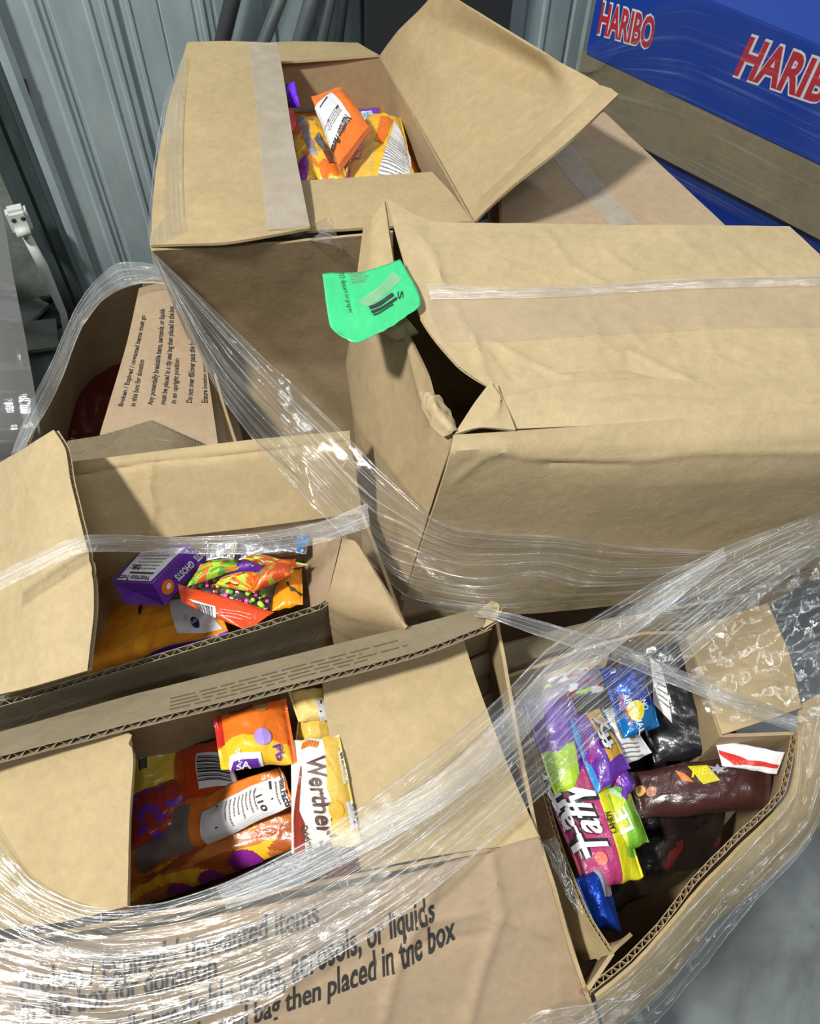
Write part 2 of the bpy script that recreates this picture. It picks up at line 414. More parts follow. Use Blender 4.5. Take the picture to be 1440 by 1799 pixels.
def metal_mat(name, c, c2):
    m, nt, ns, L, bs = newmat(name); tc = N(nt, 'ShaderNodeTexCoord')
    mp = N(nt, 'ShaderNodeMapping'); mp.inputs['Scale'].default_value = (4, 4, 1.2); L.new(tc.outputs['Object'], mp.inputs[0])
    n = N(nt, 'ShaderNodeTexNoise', Scale=2.2, Detail=7, Roughness=.65); L.new(mp.outputs[0], n.inputs['Vector'])
    mx = N(nt, 'ShaderNodeMix', data_type='RGBA'); mx.inputs['A'].default_value = (*c2, 1); mx.inputs['B'].default_value = (*c, 1)
    r = N(nt, 'ShaderNodeMapRange'); r.inputs['From Min'].default_value = .32; r.inputs['From Max'].default_value = .6; L.new(n.outputs['Fac'], r.inputs[0])
    L.new(r.outputs[0], mx.inputs['Factor']); L.new(mx.outputs['Result'], bs.inputs['Base Color'])
    bs.inputs['Roughness'].default_value = .5; bs.inputs['Metallic'].default_value = .1; return m
WALLM = metal_mat('painted_steel_wall', (.40, .49, .51), (.28, .355, .375))
JAMB = metal_mat('dark_steel_jamb', (.07, .10, .10), (.035, .05, .05))
PIPEM = plain('galvanised_pipe', (.33, .38, .40), .35, .8); PIPED = plain('dark_pipe', (.07, .075, .08), .45, .5)
BPANEL = plain('black_panel', (.030, .034, .037), .55)
m, nt, ns, L, bs = newmat('concrete'); CONC = m
tc = N(nt, 'ShaderNodeTexCoord'); n = N(nt, 'ShaderNodeTexNoise', Scale=3.2, Detail=9, Roughness=.62, Distortion=.5); L.new(tc.outputs['Object'], n.inputs['Vector'])
cr_ = N(nt, 'ShaderNodeValToRGB'); e = cr_.color_ramp.elements; e[0].position = .34; e[0].color = (.075, .09, .09, 1); e[1].position = .66; e[1].color = (.24, .275, .27, 1)
L.new(n.outputs['Fac'], cr_.inputs[0]); L.new(cr_.outputs[0], bs.inputs['Base Color'])
n2 = N(nt, 'ShaderNodeTexNoise', Scale=14, Detail=5); L.new(tc.outputs['Object'], n2.inputs['Vector'])
rr = N(nt, 'ShaderNodeMapRange'); rr.inputs['To Min'].default_value = .2; rr.inputs['To Max'].default_value = .5; L.new(n2.outputs['Fac'], rr.inputs[0]); L.new(rr.outputs[0], bs.inputs['Roughness'])
BLUEC = plain('blue_printed_board', (.012, .055, .36), .38, 0, .5, .10, 25, .2)
BLUED = plain('deep_blue_board', (.008, .035, .26), .4)
TAN = card_mat('tan_case_board', (.30, .25, .155), (.22, .185, .12), bump=.15, crease=.1)
HRED = plain('red_lettering', (.50, .03, .05), .45); HWHITE = plain('white_outline', (.75, .77, .80), .45)
STICK = plain('green_sticker_paper', (.05, .56, .215), .42, 0, .5, .2, 20, .3)
BOARDW = plain('white_plastic', (.62, .66, .62), .45)
WOOD = card_mat('pallet_wood', (.30, .21, .12), (.20, .14, .08))
RUBBLE = card_mat('scrap_board', (.30, .33, .30), (.16, .18, .16))

# ------------------------------------------------------------------ the room
def struct(o): o['kind'] = 'structure'; return o
fv = [(-4, -2, 0), (5, -2, 0), (5, 6, 0), (-4, 6, 0)]
struct(mesh_obj('floor', fv + [(x, y, -.1) for x, y, z in fv], [(0, 1, 2, 3), (7, 6, 5, 4), (0, 4, 5, 1), (1, 5, 6, 2), (2, 6, 7, 3), (3, 7, 4, 0)], CONC, smooth=False))
W0 = Vector((-1.0, 1.96, 0)); WD = Vector((1, .46, 0)).normalized(); WN = Vector((WD.y, -WD.x, 0))     # wall line, normal faces the camera
def onwall(px, py, off=0):
    d = ray(px, py); o = W0 + WN * off; t = (o - CAM).dot(WN) / d.dot(WN); return CAM + d * t
def ws(px, py=0): return (onwall(px, py) - W0).dot(WD)
# profile of the corrugated sheet: (distance along, depth)
prof = [(-.02, 0)]
def rib(s, w, d):
    d *= .6; prof.extend([(s - w / 2, 0), (s - w / 4, d), (s + w / 4, d), (s + w / 2, 0)])
for px, w, d in ((52, .03, .012), (78, .016, -.008), (150, .018, .010), (178, .016, .010), (205, .022, -.022), (222, .012, .008), (276, .008, -.006), (338, .012, -.006), (352, .014, .010), (372, .012, -.006), (470, .03, .014), (560, .03, .014), (690, .03, .014), (884, .02, .014), (925, .02, -.012), (960, .02, .012), (1008, .02, -.012), (1040, .03, .016)):
    rib(ws(px), w, d)
prof = sorted(prof) + [(3.6, 0)]
vs = []; fs = []
for s_, d in prof:
    p = W0 + WD * s_ + WN * d
    vs += [(p.x, p.y, 0), (p.x, p.y, 2.6)]
for i in range(len(prof) - 1): fs.append((2 * i, 2 * i + 2, 2 * i + 3, 2 * i + 1))
k = len(vs)
for s_, d in (prof[0], prof[-1]):
    p = W0 + WD * s_ - WN * .06; vs += [(p.x, p.y, 0), (p.x, p.y, 2.6)]
fs += [(k, 0, 1, k + 1), (k - 2, k + 2, k + 3, k - 1), (k, k + 1, k + 3, k + 2), (0, k, k + 2, k - 2)]
struct(mesh_obj('wall_back', vs, fs, WALLM, smooth=False))
# steel door jamb at the left end of the wall
def barmesh(name, prof2, z0, z1, mat, parent=None):
    vs = [(p.x, p.y, z0) for p in prof2] + [(p.x, p.y, z1) for p in prof2]; n = len(prof2)
    return mesh_obj(name, vs, [(i, (i + 1) % n, n + (i + 1) % n, n + i) for i in range(n)] + [tuple(range(n))[::-1], tuple(range(n, 2 * n))], mat, parent, smooth=False)
j = lambda s_, d: W0 + WD * s_ + WN * d
struct(barmesh('trim_1', [j(-.10, .0), j(-.10, .03), j(-.055, .03), j(-.055, .015), j(-.045, .015), j(-.045, .03), j(-.018, .03), j(-.018, -.06), j(-.10, -.06)], 0, 2.6, JAMB))
struct(barmesh('trim_2', [j(-.0, .0), j(-.0, .022), j(.02, .03), j(.035, .022), j(.035, .0)], 0, 2.6, WALLM))
struct(barmesh('wall_left', [j(-1.4, -.10), j(-1.4, -.04), j(-.10, -.04), j(-.10, -.10)], 0, 2.6, RUBBLE))
# black keyhole shaped opening cover on the wall
g = [onwall(34, 146, .02), onwall(48, 146, .02), onwall(52, 165, .02), onwall(60, 218, .02), onwall(46, 190, .02), onwall(34, 166, .02)]
b = [p - WN * .04 for p in g]
tag(mesh_obj('door_latch', g + b, [(0, 1, 2, 3, 4, 5)] + [(i, 6 + i, 6 + (i + 1) % 6, (i + 1) % 6) for i in range(6)], BPANEL, smooth=False), 'small black latch fixed to the grey corrugated wall at far left', 'latch')

# pipes leaning on the wall behind the cartons
def tube(name, pts, r, mat, parent=None, n=14, cap=True):
    pts = [V(p) for p in pts]; vs = []; fs = []
    for i, p in enumerate(pts):
        t = (pts[min(i + 1, len(pts) - 1)] - pts[max(i - 1, 0)]).normalized()
        a = t.cross(Vector((.3, .9, .2))).normalized(); c = t.cross(a); rr = r[i] if isinstance(r, list) else r
        for k in range(n): vs.append(p + (a * math.cos(2 * math.pi * k / n) + c * math.sin(2 * math.pi * k / n)) * rr)
    for i in range(len(pts) - 1):
        for k in range(n): fs.append((i * n + k, i * n + (k + 1) % n, (i + 1) * n + (k + 1) % n, (i + 1) * n + k))
    fs += [tuple(range(n))[::-1], tuple((len(pts) - 1) * n + k for k in range(n))]
    return mesh_obj(name, vs, fs, mat, parent)
def leaning(name, pa, pb, off, r, mat, label, group=None):
    a = onwall(*pa, off); b = onwall(*pb, off); d = (b - a).normalized()
    lo = a - d * ((a.z - r) / d.z); hi = b + d * .9
    o = tube(name, [lo, lo.lerp(hi, .5), hi], r, mat); tag(o, label, 'pipe', group)
    # end collar as its own part
    tube('pipe_coupling', [hi - d * .05, hi - d * .001], r * 1.18, mat, o)
leaning('steel_pipe', (385, 95), (408, 0), .05, .020, PIPED, 'dark steel pipe leaning on the wall, leftmost behind the tall carton')
leaning('steel_pipe', (455, 95), (492, 0), .07, .016, PIPEM, 'shiny grey pipe leaning beside the dark pipe behind the carton flap')
leaning('steel_pipe', (520, 95), (548, 0), .06, .020, PIPEM, 'shiny grey pipe, middle of the bundle behind the tall open carton')
leaning('steel_pipe', (560, 95), (580, 0), .06, .014, PIPEM, 'thin grey pipe just left of the black panel behind the carton')
leaning('steel_pipe', (592, 95), (604, 0), .07, .012, PIPED, 'thin dark pipe touching the black panel behind the carton')
pn = [onwall(612, 110, .04), onwall(800, 60, .04), onwall(880, 0, .04), onwall(630, 0, .04)]
s0 = ws(628, 0); s1 = ws(880, 0)
q = [j(s0, .03), j(s0, .065), j(s1, .065), j(s1, .03)]
o = barmesh('black_panel', q, 0.0, 1.35, BPANEL); tag(o, 'tall black sheet standing against the wall behind the open carton', 'panel')
barmesh('edge_strip', [j(s0 + .17, .0655), j(s0 + .17, .072), j(s0 + .18, .072), j(s0 + .18, .0655)], 0.0, 1.35, JAMB, o)

# things on the floor by the door jamb (far left)
t = thing('hose_clamp', 'white plastic clamp with two round holes beside the door jamb', 'clamp', P(40, 430, .0))
def box_pts(c, ax, ay, az):
    return [c + ax * x + ay * y + az * z for x in (-1, 1) for y in (-1, 1) for z in (-1, 1)]
def boxo(name, c, ax, ay, az, mat, parent=None, bev=.0):
    me = bpy.data.meshes.new(name); bm = bmesh.new()
    v = [bm.verts.new(p) for p in box_pts(c, ax, ay, az)]
    for f in ((0, 1, 3, 2), (4, 6, 7, 5), (0, 4, 5, 1), (2, 3, 7, 6), (0, 2, 6, 4), (1, 5, 7, 3)): bm.faces.new([v[i] for i in f])
    bmesh.ops.recalc_face_normals(bm, faces=bm.faces)
    if bev: bmesh.ops.bevel(bm, geom=list(bm.edges), offset=bev, segments=2, affect='EDGES')
    bm.to_mesh(me); bm.free(); me.materials.append(mat)
    o = bpy.data.objects.new(name, me); COL.objects.link(o)
    if parent: o.parent = parent; o.matrix_parent_inverse = Matrix.Translation(-Vector(parent.location))
    return o
cz = onwall(33, 385, .10)
boxo('clamp_body', cz, WD * .026, WN * .02, Vector((0, 0, .035)), BOARDW, t, .008)
tube('clamp_jaw', [cz + WN * .028 - WD * .018 + Vector((0, 0, -.02)), cz + WN * .028 + WD * .018 + Vector((0, 0, -.02))], .012, BOARDW, t)
for sx in (-.011, .012): tube('clamp_hole', [cz + WD * sx + WN * .019 + Vector((0, 0, .012)), cz + WD * sx + WN * .0215 + Vector((0, 0, .012))], .006, BPANEL, t)
tube('clamp_handle', [cz + Vector((0, 0, -.03)), cz + WD * .01 + WN * .015 + Vector((0, 0, -.14)), cz + WD * .012 + WN * .03 + Vector((0, 0, -.30)), Vector((cz.x + .02, cz.y - .06, .01))], [.012, .014, .010, .010], BOARDW, t)
rnd = random.Random(3)
scr = [((60, 470), (.07, .05), .15), ((80, 520), (.06, .03), .5), ((40, 540), (.05, .06), 1.1), ((105, 560), (.05, .03), .2), ((70, 590), (.06, .05), 1.9), ((95, 505), (.04, .06), 2.4)]
for i, ((px, py), (a, b), ang) in enumerate(scr):
    c = P(px, py, .012 + .014 * (i % 3)); 
    o = boxo('scrap_board', c, Vector((math.cos(ang), math.sin(ang), .05)) * a, Vector((-math.sin(ang), math.cos(ang), .1)) * b, Vector((0, 0, .006)), RUBBLE if i % 2 == 0 else BPANEL)
    tag(o, ('pale scrap of board nearest the white clamp handle on the floor', 'black scrap just right of the clamp handle on the floor', 'pale scrap of board touching the grey wrapped load', 'black scrap of board nearest the steel jamb foot', 'pale scrap lowest of the debris, above the dark left carton', 'black scrap in the middle of the floor debris by the jamb')[i], 'scrap', 'scraps at the foot of the wall')

# ------------------------------------------------------------------ big blue display case stack, right rear
A = P(1030, 95, .55); B_ = P(1440, 290, .55); dr = (B_ - A); dr.z = 0; dr.normalize(); nr = Vector((dr.y, -dr.x, 0))
if nr.dot(CAM - A) < 0: nr = -nr
def case(name, label, s0, s1, z0, z1, depth, mat, offn=0.0, lip=None):
    a = A + dr * s0 + nr * offn; b = A + dr * s1 + nr * offn; a.z = b.z = z0
    t = thing(name, label, 'carton', (a + b) / 2 - nr * depth / 2)
    up = Vector((0, 0, z1 - z0))
    fr = panel('front_panel', [[a, b], [a + up, b + up]], mat, t, .004, 40, 12, .001, 3)
    panel('side_panel', [[a - nr * .006, a - nr * depth], [a - nr * .006 + up, a - nr * depth + up]], mat, t, .004, 12, 8, .0005, 4)
    panel('top_panel', [[a + up + nr * .0 - nr * .004, b + up - nr * .004], [a + up - nr * depth, b + up - nr * depth]], mat, t, .004, 20, 12, .001, 5)
    return t, fr
t, fr = case('candy_display_case', 'bright blue case with red and white lettering, top of rear right stack', .0, 1.25, .552, .80, .42, BLUEC)
def hword(a, b, up, st='HARIBO'):
    text(fr, st, a, b, up, HWHITE, t, 'letter_outline', .0028, .075, -.0)
    text(fr, st, a, b, up, HRED, t, 'printed_lettering', .0036, .030, -.0)
hword((1050, 56), (1145, 84), (10, -54))
hword((1290, 128), (1490, 196), (30, -66))
t2, fr2 = case('tan_case', 'flat tan cardboard case under the blue lettered case', -.015, 1.27, .372, .548, .42, TAN)
for zz, hh in ((.47, .004), (.50, .003)):
    pass
t3, fr3 = case('blue_case', 'dark blue case at the bottom of the rear right stack', .03, 1.25, .145, .368, .38, BLUED, -.03)
def slats(label, cx, cy, ax, L, Wd):
    ay = Vector((-ax.y, ax.x, 0)); t = thing('wooden_pallet', label, 'pallet', Vector((cx, cy, 0)))
    for k in range(6): boxo('deck_board', Vector((cx, cy, .125)) + ay * (Wd * (k / 5 - .5)), ax * L / 2, ay * .045, Vector((0, 0, .010)), WOOD, t)
    for k in range(3): boxo('stringer', Vector((cx, cy, .058)) + ax * (L * .92 * (k / 2 - .5)), ax * .03, ay * (Wd / 2 + .03), Vector((0, 0, .056)), WOOD, t)
mid = A + dr * .6 - nr * .22
slats('wooden pallet beneath the rear right blue stack', mid.x, mid.y, dr, 1.2, .40)
slats('wooden pallet beneath the candy cartons', -.02, .90, Vector((1, .27, 0)).normalized(), 1.1, 1.3)

# ------------------------------------------------------------------ cartons
def drop(pts, z, inset=None):
    out = []
    for p in pts:
        q = V(p).copy(); q.z = z; out.append(q)
    return out
def wall(name, top, z, mat, t, seed, nu=40, nv=24, amp=.002, flute=None, th=.005, shift=Vector((0, 0, 0)), period=.012):
    tp = [V(p) for p in top]; bt = [p + shift for p in drop(tp, z)]
    return panel(name, [tp, bt], mat, t, th, nu, nv, amp, seed, flute, period)

# -- C: rosy carton behind, right
t = thing('shipping_carton', 'rosy brown closed carton with clear tape, under the raised flap', 'carton', P(1080, 330, .14))
c1, c2, c3, c4 = P(1062, 200, .82), P(1300, 424, .82), P(880, 470, .82), P(880, 190, .82)
top = panel('top_panel', [[c1, c2], [c4, c3]], KRAFTP, t, .005, 40, 40, .0015, 11)
wall('side_panel', [c1, c2], .145, KRAFTP, t, 12, 20, 10); wall('side_panel', [c2, c3], .145, KRAFTP, t, 13, 20, 10)
wall('side_panel', [c3, c4], .145, KRAFTP, t, 14, 20, 10); wall('side_panel', [c4, c1], .145, KRAFTP, t, 15, 20, 10)
star(top, [(958, 262), (1003, 258), (1120, 396), (1072, 398)], TAPE, 'tape_strip', t, .0035, 10, 10)

# -- B: tall open carton at upper left
t = thing('open_carton', 'tall open carton with frosted tape on its left flap, holding orange candy bags', 'carton', P(520, 600, .14))
BFL, BFR, BBR, BBL = P(265, 436, .85), P(832, 391, .85), P(667, 98, .80), P(338, 112, .80)
bl = BFL.copy(); bl.z = .145
lo = [P(440, 810, .16), P(520, 850, .15) , Vector((BFR.x, BFR.y, .15))]
fp = panel('front_panel', [[BFL, BFL.lerp(BFR, .4) + Vector((0, -.012, 0)), BFR], [P(335, 600, .50), P(470, 640, .47), BFR + Vector((0, 0, -.35))], lo], KRAFT2, t, .005, 50, 40, .004, 21, scu=4)
panel('side_panel', [[BFL, BFL.lerp(BBL, .5), BBL], [lo[0], lo[0].lerp(Vector((BBL.x, BBL.y, .15)), .5), Vector((BBL.x, BBL.y, .15))]], KRAFT, t, .005, 24, 24, .003, 22)
panel('side_panel', [[BFR, BBR], [lo[2], Vector((BBR.x, BBR.y, .15))]], KRAFT2, t, .005, 24, 30, .002, 23)
panel('back_panel', [[BBL, BBR], [Vector((BBL.x, BBL.y, .15)), Vector((BBR.x, BBR.y, .15))]], KRAFT2, t, .005, 24, 24, .002, 24)
lf = panel('left_flap', [[BFL + Vector((0, 0, .004)), P(275, 300, .855), P(300, 170, .85), P(330, 76, .85)],
                         [P(400, 427, .868), P(385, 330, .868), P(395, 200, .866), P(405, 74, .86)],
                         [P(545, 403, .872), P(517, 260, .868), P(497, 130, .862), P(486, 77, .86)]], KRAFT, t, .005, 70, 60, .0018, 25, scu=4, folds=[([(270, 405), (400, 400), (470, 385), (545, 380)], -.003, 6), ([(350, 262), (400, 268), (460, 262)], .0015, 4)])
star(lf, [(437, 80), (487, 79), (498, 130), (518, 260), (545, 400), (470, 408), (456, 250), (446, 150)], TAPE, 'tape_strip', t, .0036, 12, 8)
lw = panel('front_flap', [[P(538, 408, .850), P(700, 399, .852), P(828, 391, .85)], [P(534, 360, .842), P(660, 350, .845), P(796, 345, .842)], [P(525, 320, .836), P(650, 311, .838), P(758, 304, .836)]], KRAFT, t, .005, 40, 20, .0012, 26)
panel('back_flap', [[P(338, 112, .802), P(500, 110, .802), P(665, 98, .802)], [P(400, 80, .775), P(520, 75, .775), P(628, 77, .775)]], KRAFT, t, .005, 30, 12, .001, 27)
rf = panel('right_flap', [[P(668, 98, .803), P(750, 240, .828), P(835, 390, .852)], [P(700, 55, .88), P(880, 250, .905), P(905, 325, .93)], [P(735, 20, .94), P(960, 140, .955), P(1000, 250, .975)], [P(772, -20, 1.0), P(930, 78, 1.0), P(1086, 168, 1.0)]], KRAFT, t, .005, 110, 90, .0012, 28, scu=4, folds=[([(838, 352), (930, 265), (1060, 142)], -.004, 5), ([(846, 372), (950, 270), (1075, 158)], .003, 6)])

# -- candy items
def bagsurf(c, T, seed, wr=.006, n=56, crimp='u', puff=1.0):
    """pillow bag on four world corners a,b,c,d: u runs a->b, v runs a->d; crimped at both v ends"""
    a, b, cc, d = [V(p) for p in c]
    nrm = (b - a).cross(d - a).normalized()
    if nrm.dot(CAM - a) < 0: nrm = -nrm
    g = []; g0 = []; w = max((b - a).length, .01); h = max((d - a).length, .01)
    for i in range(n):
        r = []; r0 = []
        for jn in range(n):
            u = i / (n - 1); v = jn / (n - 1)
            p = (a.lerp(b, u)).lerp(d.lerp(cc, u), v)
            pr = max(0, (1 - abs(2 * u - 1) ** 3.5)) ** .55 * max(0, min(1, (min(v, 1 - v) - .05) / .33)) ** .6
            X, Y = u * w, v * h
            k = 1 - .5 * pr
            wv = noise.noise(Vector((X * 30 + seed * 3.7, Y * 11, seed))) * .55 + (1 - 2 * abs(noise.noise(Vector((X * 22, Y * 26 + seed * 2.3, seed * 1.3))))) * .45 + noise.noise(Vector((X * 75, Y * 60, seed))) * .22
            sh = math.sin(v * 3.1 + seed) * .012 * w / .1
            inp = (cc - d).normalized() * (noise.noise(Vector((v * 4, seed, u))) * w * .05)
            r.append(p + nrm * (T * pr * puff + wr * wv * (.35 + .65 * min(1, pr + .3)) + noise.noise(Vector((u * 2, v * 2, seed * 9))) * T * .3) + inp)
            r0.append(p + nrm * (T * .75))
        g.append(r); g0.append(r0)
    s = Surf(g); s.base = Surf(g0); s.T = T; s.nrm = nrm; return s
def bag(name, label, cat, c, T, mat, seed, wr=.006, group=None, n=72, zones=(), back=None):
    s = bagsurf(c, T, seed, wr, n)
    ctr = s.pt(.5, .5); low = ctr.copy(); low -= s.nrm * (T * 1.2)
    t = thing(name, label, cat, low, group)
    N_ = s.nu * s.nv; vs = [s.g[i][jn] for i in range(s.nu) for jn in range(s.nv)]
    for i in range(s.nu):
        for jn in range(s.nv):
            u = i / (s.nu - 1); v = jn / (s.nv - 1)
            pr = max(0, (1 - abs(2 * u - 1) ** 3.5)) ** .55 * max(0, min(1, (min(v, 1 - v) - .05) / .33)) ** .6
            vs.append(s.g[i][jn] - s.nrm * (.0012 + T * 1.7 * pr))
    r = s.flip < 0
    fs = grid_faces(s.nu, s.nv, 0, r) + grid_faces(s.nu, s.nv, N_, not r)
    ring = [i * s.nv for i in range(s.nu)] + [(s.nu - 1) * s.nv + q for q in range(1, s.nv)] + [i * s.nv + s.nv - 1 for i in range(s.nu - 2, -1, -1)] + [q for q in range(s.nv - 2, 0, -1)]
    for a, b in zip(ring, ring[1:] + ring[:1]):
        q = (a, b, N_ + b, N_ + a); fs.append(q if r else q[::-1])
    # material zones by a function of (u, v)
    mats = [mat] + [z[0] for z in zones]; idx = None
    if zones:
        idx = []
        for f in fs:
            k = f[0] % N_; u = (k // s.nv) / (s.nu - 1); v = (k % s.nv) / (s.nv - 1); m_ = 0
            if max(f) < N_:
                for zi, z in enumerate(zones):
                    if z[1](u, v): m_ = zi + 1
            idx.append(m_)
    mesh_obj('bag_body', vs, fs, mats, t, matidx=idx)
    s.t = t; return s, t
def seal(s, t, mat, v0=0.0, v1=.07, name='crimped_seal', side='v'):
    if side == 'v': pts = [(0.01, v0), (.99, v0), (.99, v1), (0.01, v1)]
    else: pts = [(v0, .01), (v1, .01), (v1, .99), (v0, .99)]
    star(s, pts, mat, name, t, .0012, 8, 10, pix=False)

# in B
G1 = 'orange candy bags in the tall open carton'
s, t = bag('candy_bag', 'clear yellow candy bag with purple spots, lower left in the tall carton', 'bag', [(515, 322, .80), (505, 215, .76), (575, 205, .76), (612, 318, .80)], .022, YEL, 31, .008, zones=[(ORANGE, lambda u, v: noise.noise(Vector((u * 6, v * 6, 4))) > .12), (GREY, lambda u, v: .42 < v + .2 * u < .58 and u > .2)])
star(s, oval(532, 292, 11, 15), INKP, 'purple_spot', t, .002); star(s, [(560, 238), (590, 285), (578, 292), (552, 250)], SILV, 'clear_window', t, .002)
seal(s, t, ORANGE, 0, .08)
s, t = bag('candy_bag', 'yellow candy bag with a long white ingredients label, right side of tall carton', 'bag', [(594, 330, .80), (645, 203, .76), (703, 206, .76), (732, 325, .80)], .022, YEL, 32, .005, zones=[(GOLD, lambda u, v: v < .45 and u < .5)])
star(s, [(668, 212), (690, 209), (674, 262), (658, 255)], ORANGE, 'orange_band', t, .0015)
star(s, [(692, 214), (708, 235), (722, 262), (722, 314), (660, 312)], WHITE, 'ingredients_label', t, .0022, 10, 8)
lines(s, [(684, 245), (720, 262), (716, 312), (663, 308)], INKF, t, 14, 5, off=.0032, thick=.28)
star(s, [(560, 318), (572, 297), (616, 290), (612, 316)], INKP, 'purple_band', t, .0015)
star(s, [(622, 277), (630, 250), (638, 254), (632, 280)], PINK, 'pink_emblem', t, .0022); text(s, 'EA', (631, 277), (638, 256), (-5, -1), WINK, t, off=.003, bold=.02)
s, t = bag('candy_bag', 'orange candy bag with nutrition panel lying on top in the tall carton', 'bag', [(546, 170, .855), (598, 152, .855), (653, 227, .85), (598, 302, .84)], .014, ORANGE, 33, .0018)
# the label follows the left half of the bag
star(s, [(552, 182), (582, 160), (616, 210), (574, 268), (546, 228)], WHITE, 'nutrition_label', t, .002, 10, 8)
text(s, 'Nutrition Facts', (606, 207), (574, 266), (11, 6), INK, t, off=.0032, bold=.03)
bars(s, [(592, 190), (555, 236), (557, 239), (595, 193)], INK, t, 1, name='rule_line', off=.003); bars(s, [(574, 170), (552, 196), (553, 198), (576, 172)], INK, t, 1, name='rule_line', off=.003)
lines(s, [(600, 200), (566, 252), (556, 236), (590, 190)], INKF, t, 4, 8, off=.0032)
seal(s, t, DKOR, .93, 1, side='v')
s, t = bag('candy_wrapper', 'violet twist of wrapper poking up beside the taped flap', 'wrapper', [(496, 152, .84), (517, 143, .86), (527, 188, .84), (505, 190, .82)], .006, VIO, 34, .004, n=24)
s, t = bag('candy_wrapper', 'red orange wrapper behind the violet twist in the tall carton', 'wrapper', [(486, 145, .80), (502, 160, .80), (525, 225, .78), (495, 240, .78)], .010, RED, 35, .004, n=24)
s, t = bag('candy_bag', 'small violet bag with white tag at the back of the tall carton', 'bag', [(628, 192, .74), (664, 190, .74), (672, 222, .74), (632, 224, .74)], .006, VIO, 36, .003, n=24)
star(s, [(634, 198), (652, 196), (657, 210), (638, 213)], WHITE, 'white_tag', t, .002); bars(s, [(636, 202), (652, 199), (654, 208), (639, 211)], CYAN, t, 6, 2, off=.003)
s, t = bag('candy_bag', 'orange bag half hidden at the right wall inside the tall carton', 'bag', [(700, 262, .72), (745, 255, .72), (752, 330, .72), (705, 330, .72)], .01, ORANGE, 37, .004, n=24)
s, t = bag('candy_bag', 'orange bag under the top layer inside the tall carton', 'bag', [(480, 200, .68), (690, 190, .68), (790, 360, .68), (500, 380, .68)], .03, DKOR, 38, .008, n=40)

# -- E: dark open carton, left
t = thing('open_carton', 'dark open carton at left with printed instructions on its folded flap', 'carton', P(220, 680, .14))
el = [P(250, 492, .50), P(178, 522, .50), P(132, 565, .50), P(98, 645, .50), P(42, 800, .50)]
panel('left_panel', [el, [p + Vector((-.10, .03, -.34)) for p in el]], KRAFT2, t, .005, 40, 20, .003, 41, flute=['v0'], period=.016)
er = [P(345, 480, .50), P(372, 640, .50), P(420, 800, .50)]
wall('right_panel', er, .15, KRAFT2, t, 42); wall('back_panel', [P(250, 492, .50), P(345, 480, .50)], .15, KRAFT2, t, 43)
wall('front_panel', [P(42, 812, .50), P(385, 812, .50)], .15, KRAFT2, t, 44)
tf = panel('printed_flap', [[P(245, 508, .505), P(222, 610, .50), P(176, 765, .50)], [P(295, 495, .512), P(300, 600, .512), P(285, 775, .51)], [P(330, 485, .51), P(362, 640, .51), P(384, 786, .51)]], KRAFTP, t, .005, 40, 24, .0015, 45)
panel('flap_side', [[P(330, 485, .508), P(362, 640, .508), P(384, 786, .508)], [P(360, 480, .43), P(395, 640, .43), P(428, 786, .43)]], KRAFTG, t, .004, 24, 10, .001, 46)
for st, a, b, up in (('Broken / Expired / unwanted items must go', (216, 716), (256, 556), (-8, -1)), ('in this box for donation', (238, 716), (254, 634), (-9, -1)),
                     ('Any potentially breakable items, aerosols, or liquids', (268, 714), (290, 545), (-9, -1)), ('must be placed in a zip seal bag then placed in the box', (290, 713), (306, 540), (-9, -1)),
                     ('in an upright position', (309, 711), (315, 632), (-9, -1)), ('Do not over fill/over pack this box', (337, 710), (342, 596), (-10, -1)), ('Ensure location number is', (365, 710), (366, 625), (-11, -1))):
    text(tf, st, a, b, up, INK, t, off=.0032, bold=.03)
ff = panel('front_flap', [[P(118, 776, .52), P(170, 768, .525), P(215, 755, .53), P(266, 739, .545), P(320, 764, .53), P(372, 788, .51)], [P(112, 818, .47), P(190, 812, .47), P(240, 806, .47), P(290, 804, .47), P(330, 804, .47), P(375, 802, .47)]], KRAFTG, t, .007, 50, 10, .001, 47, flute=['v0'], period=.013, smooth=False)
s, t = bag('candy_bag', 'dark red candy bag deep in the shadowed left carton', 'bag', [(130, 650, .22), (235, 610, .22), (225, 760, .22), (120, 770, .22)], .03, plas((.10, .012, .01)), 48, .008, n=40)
s, t = bag('candy_bag', 'dark orange candy bag deep behind the red one in the left carton', 'bag', [(150, 560, .22), (240, 540, .22), (240, 640, .22), (140, 650, .22)], .03, plas((.10, .03, .01)), 49, .008, n=40)

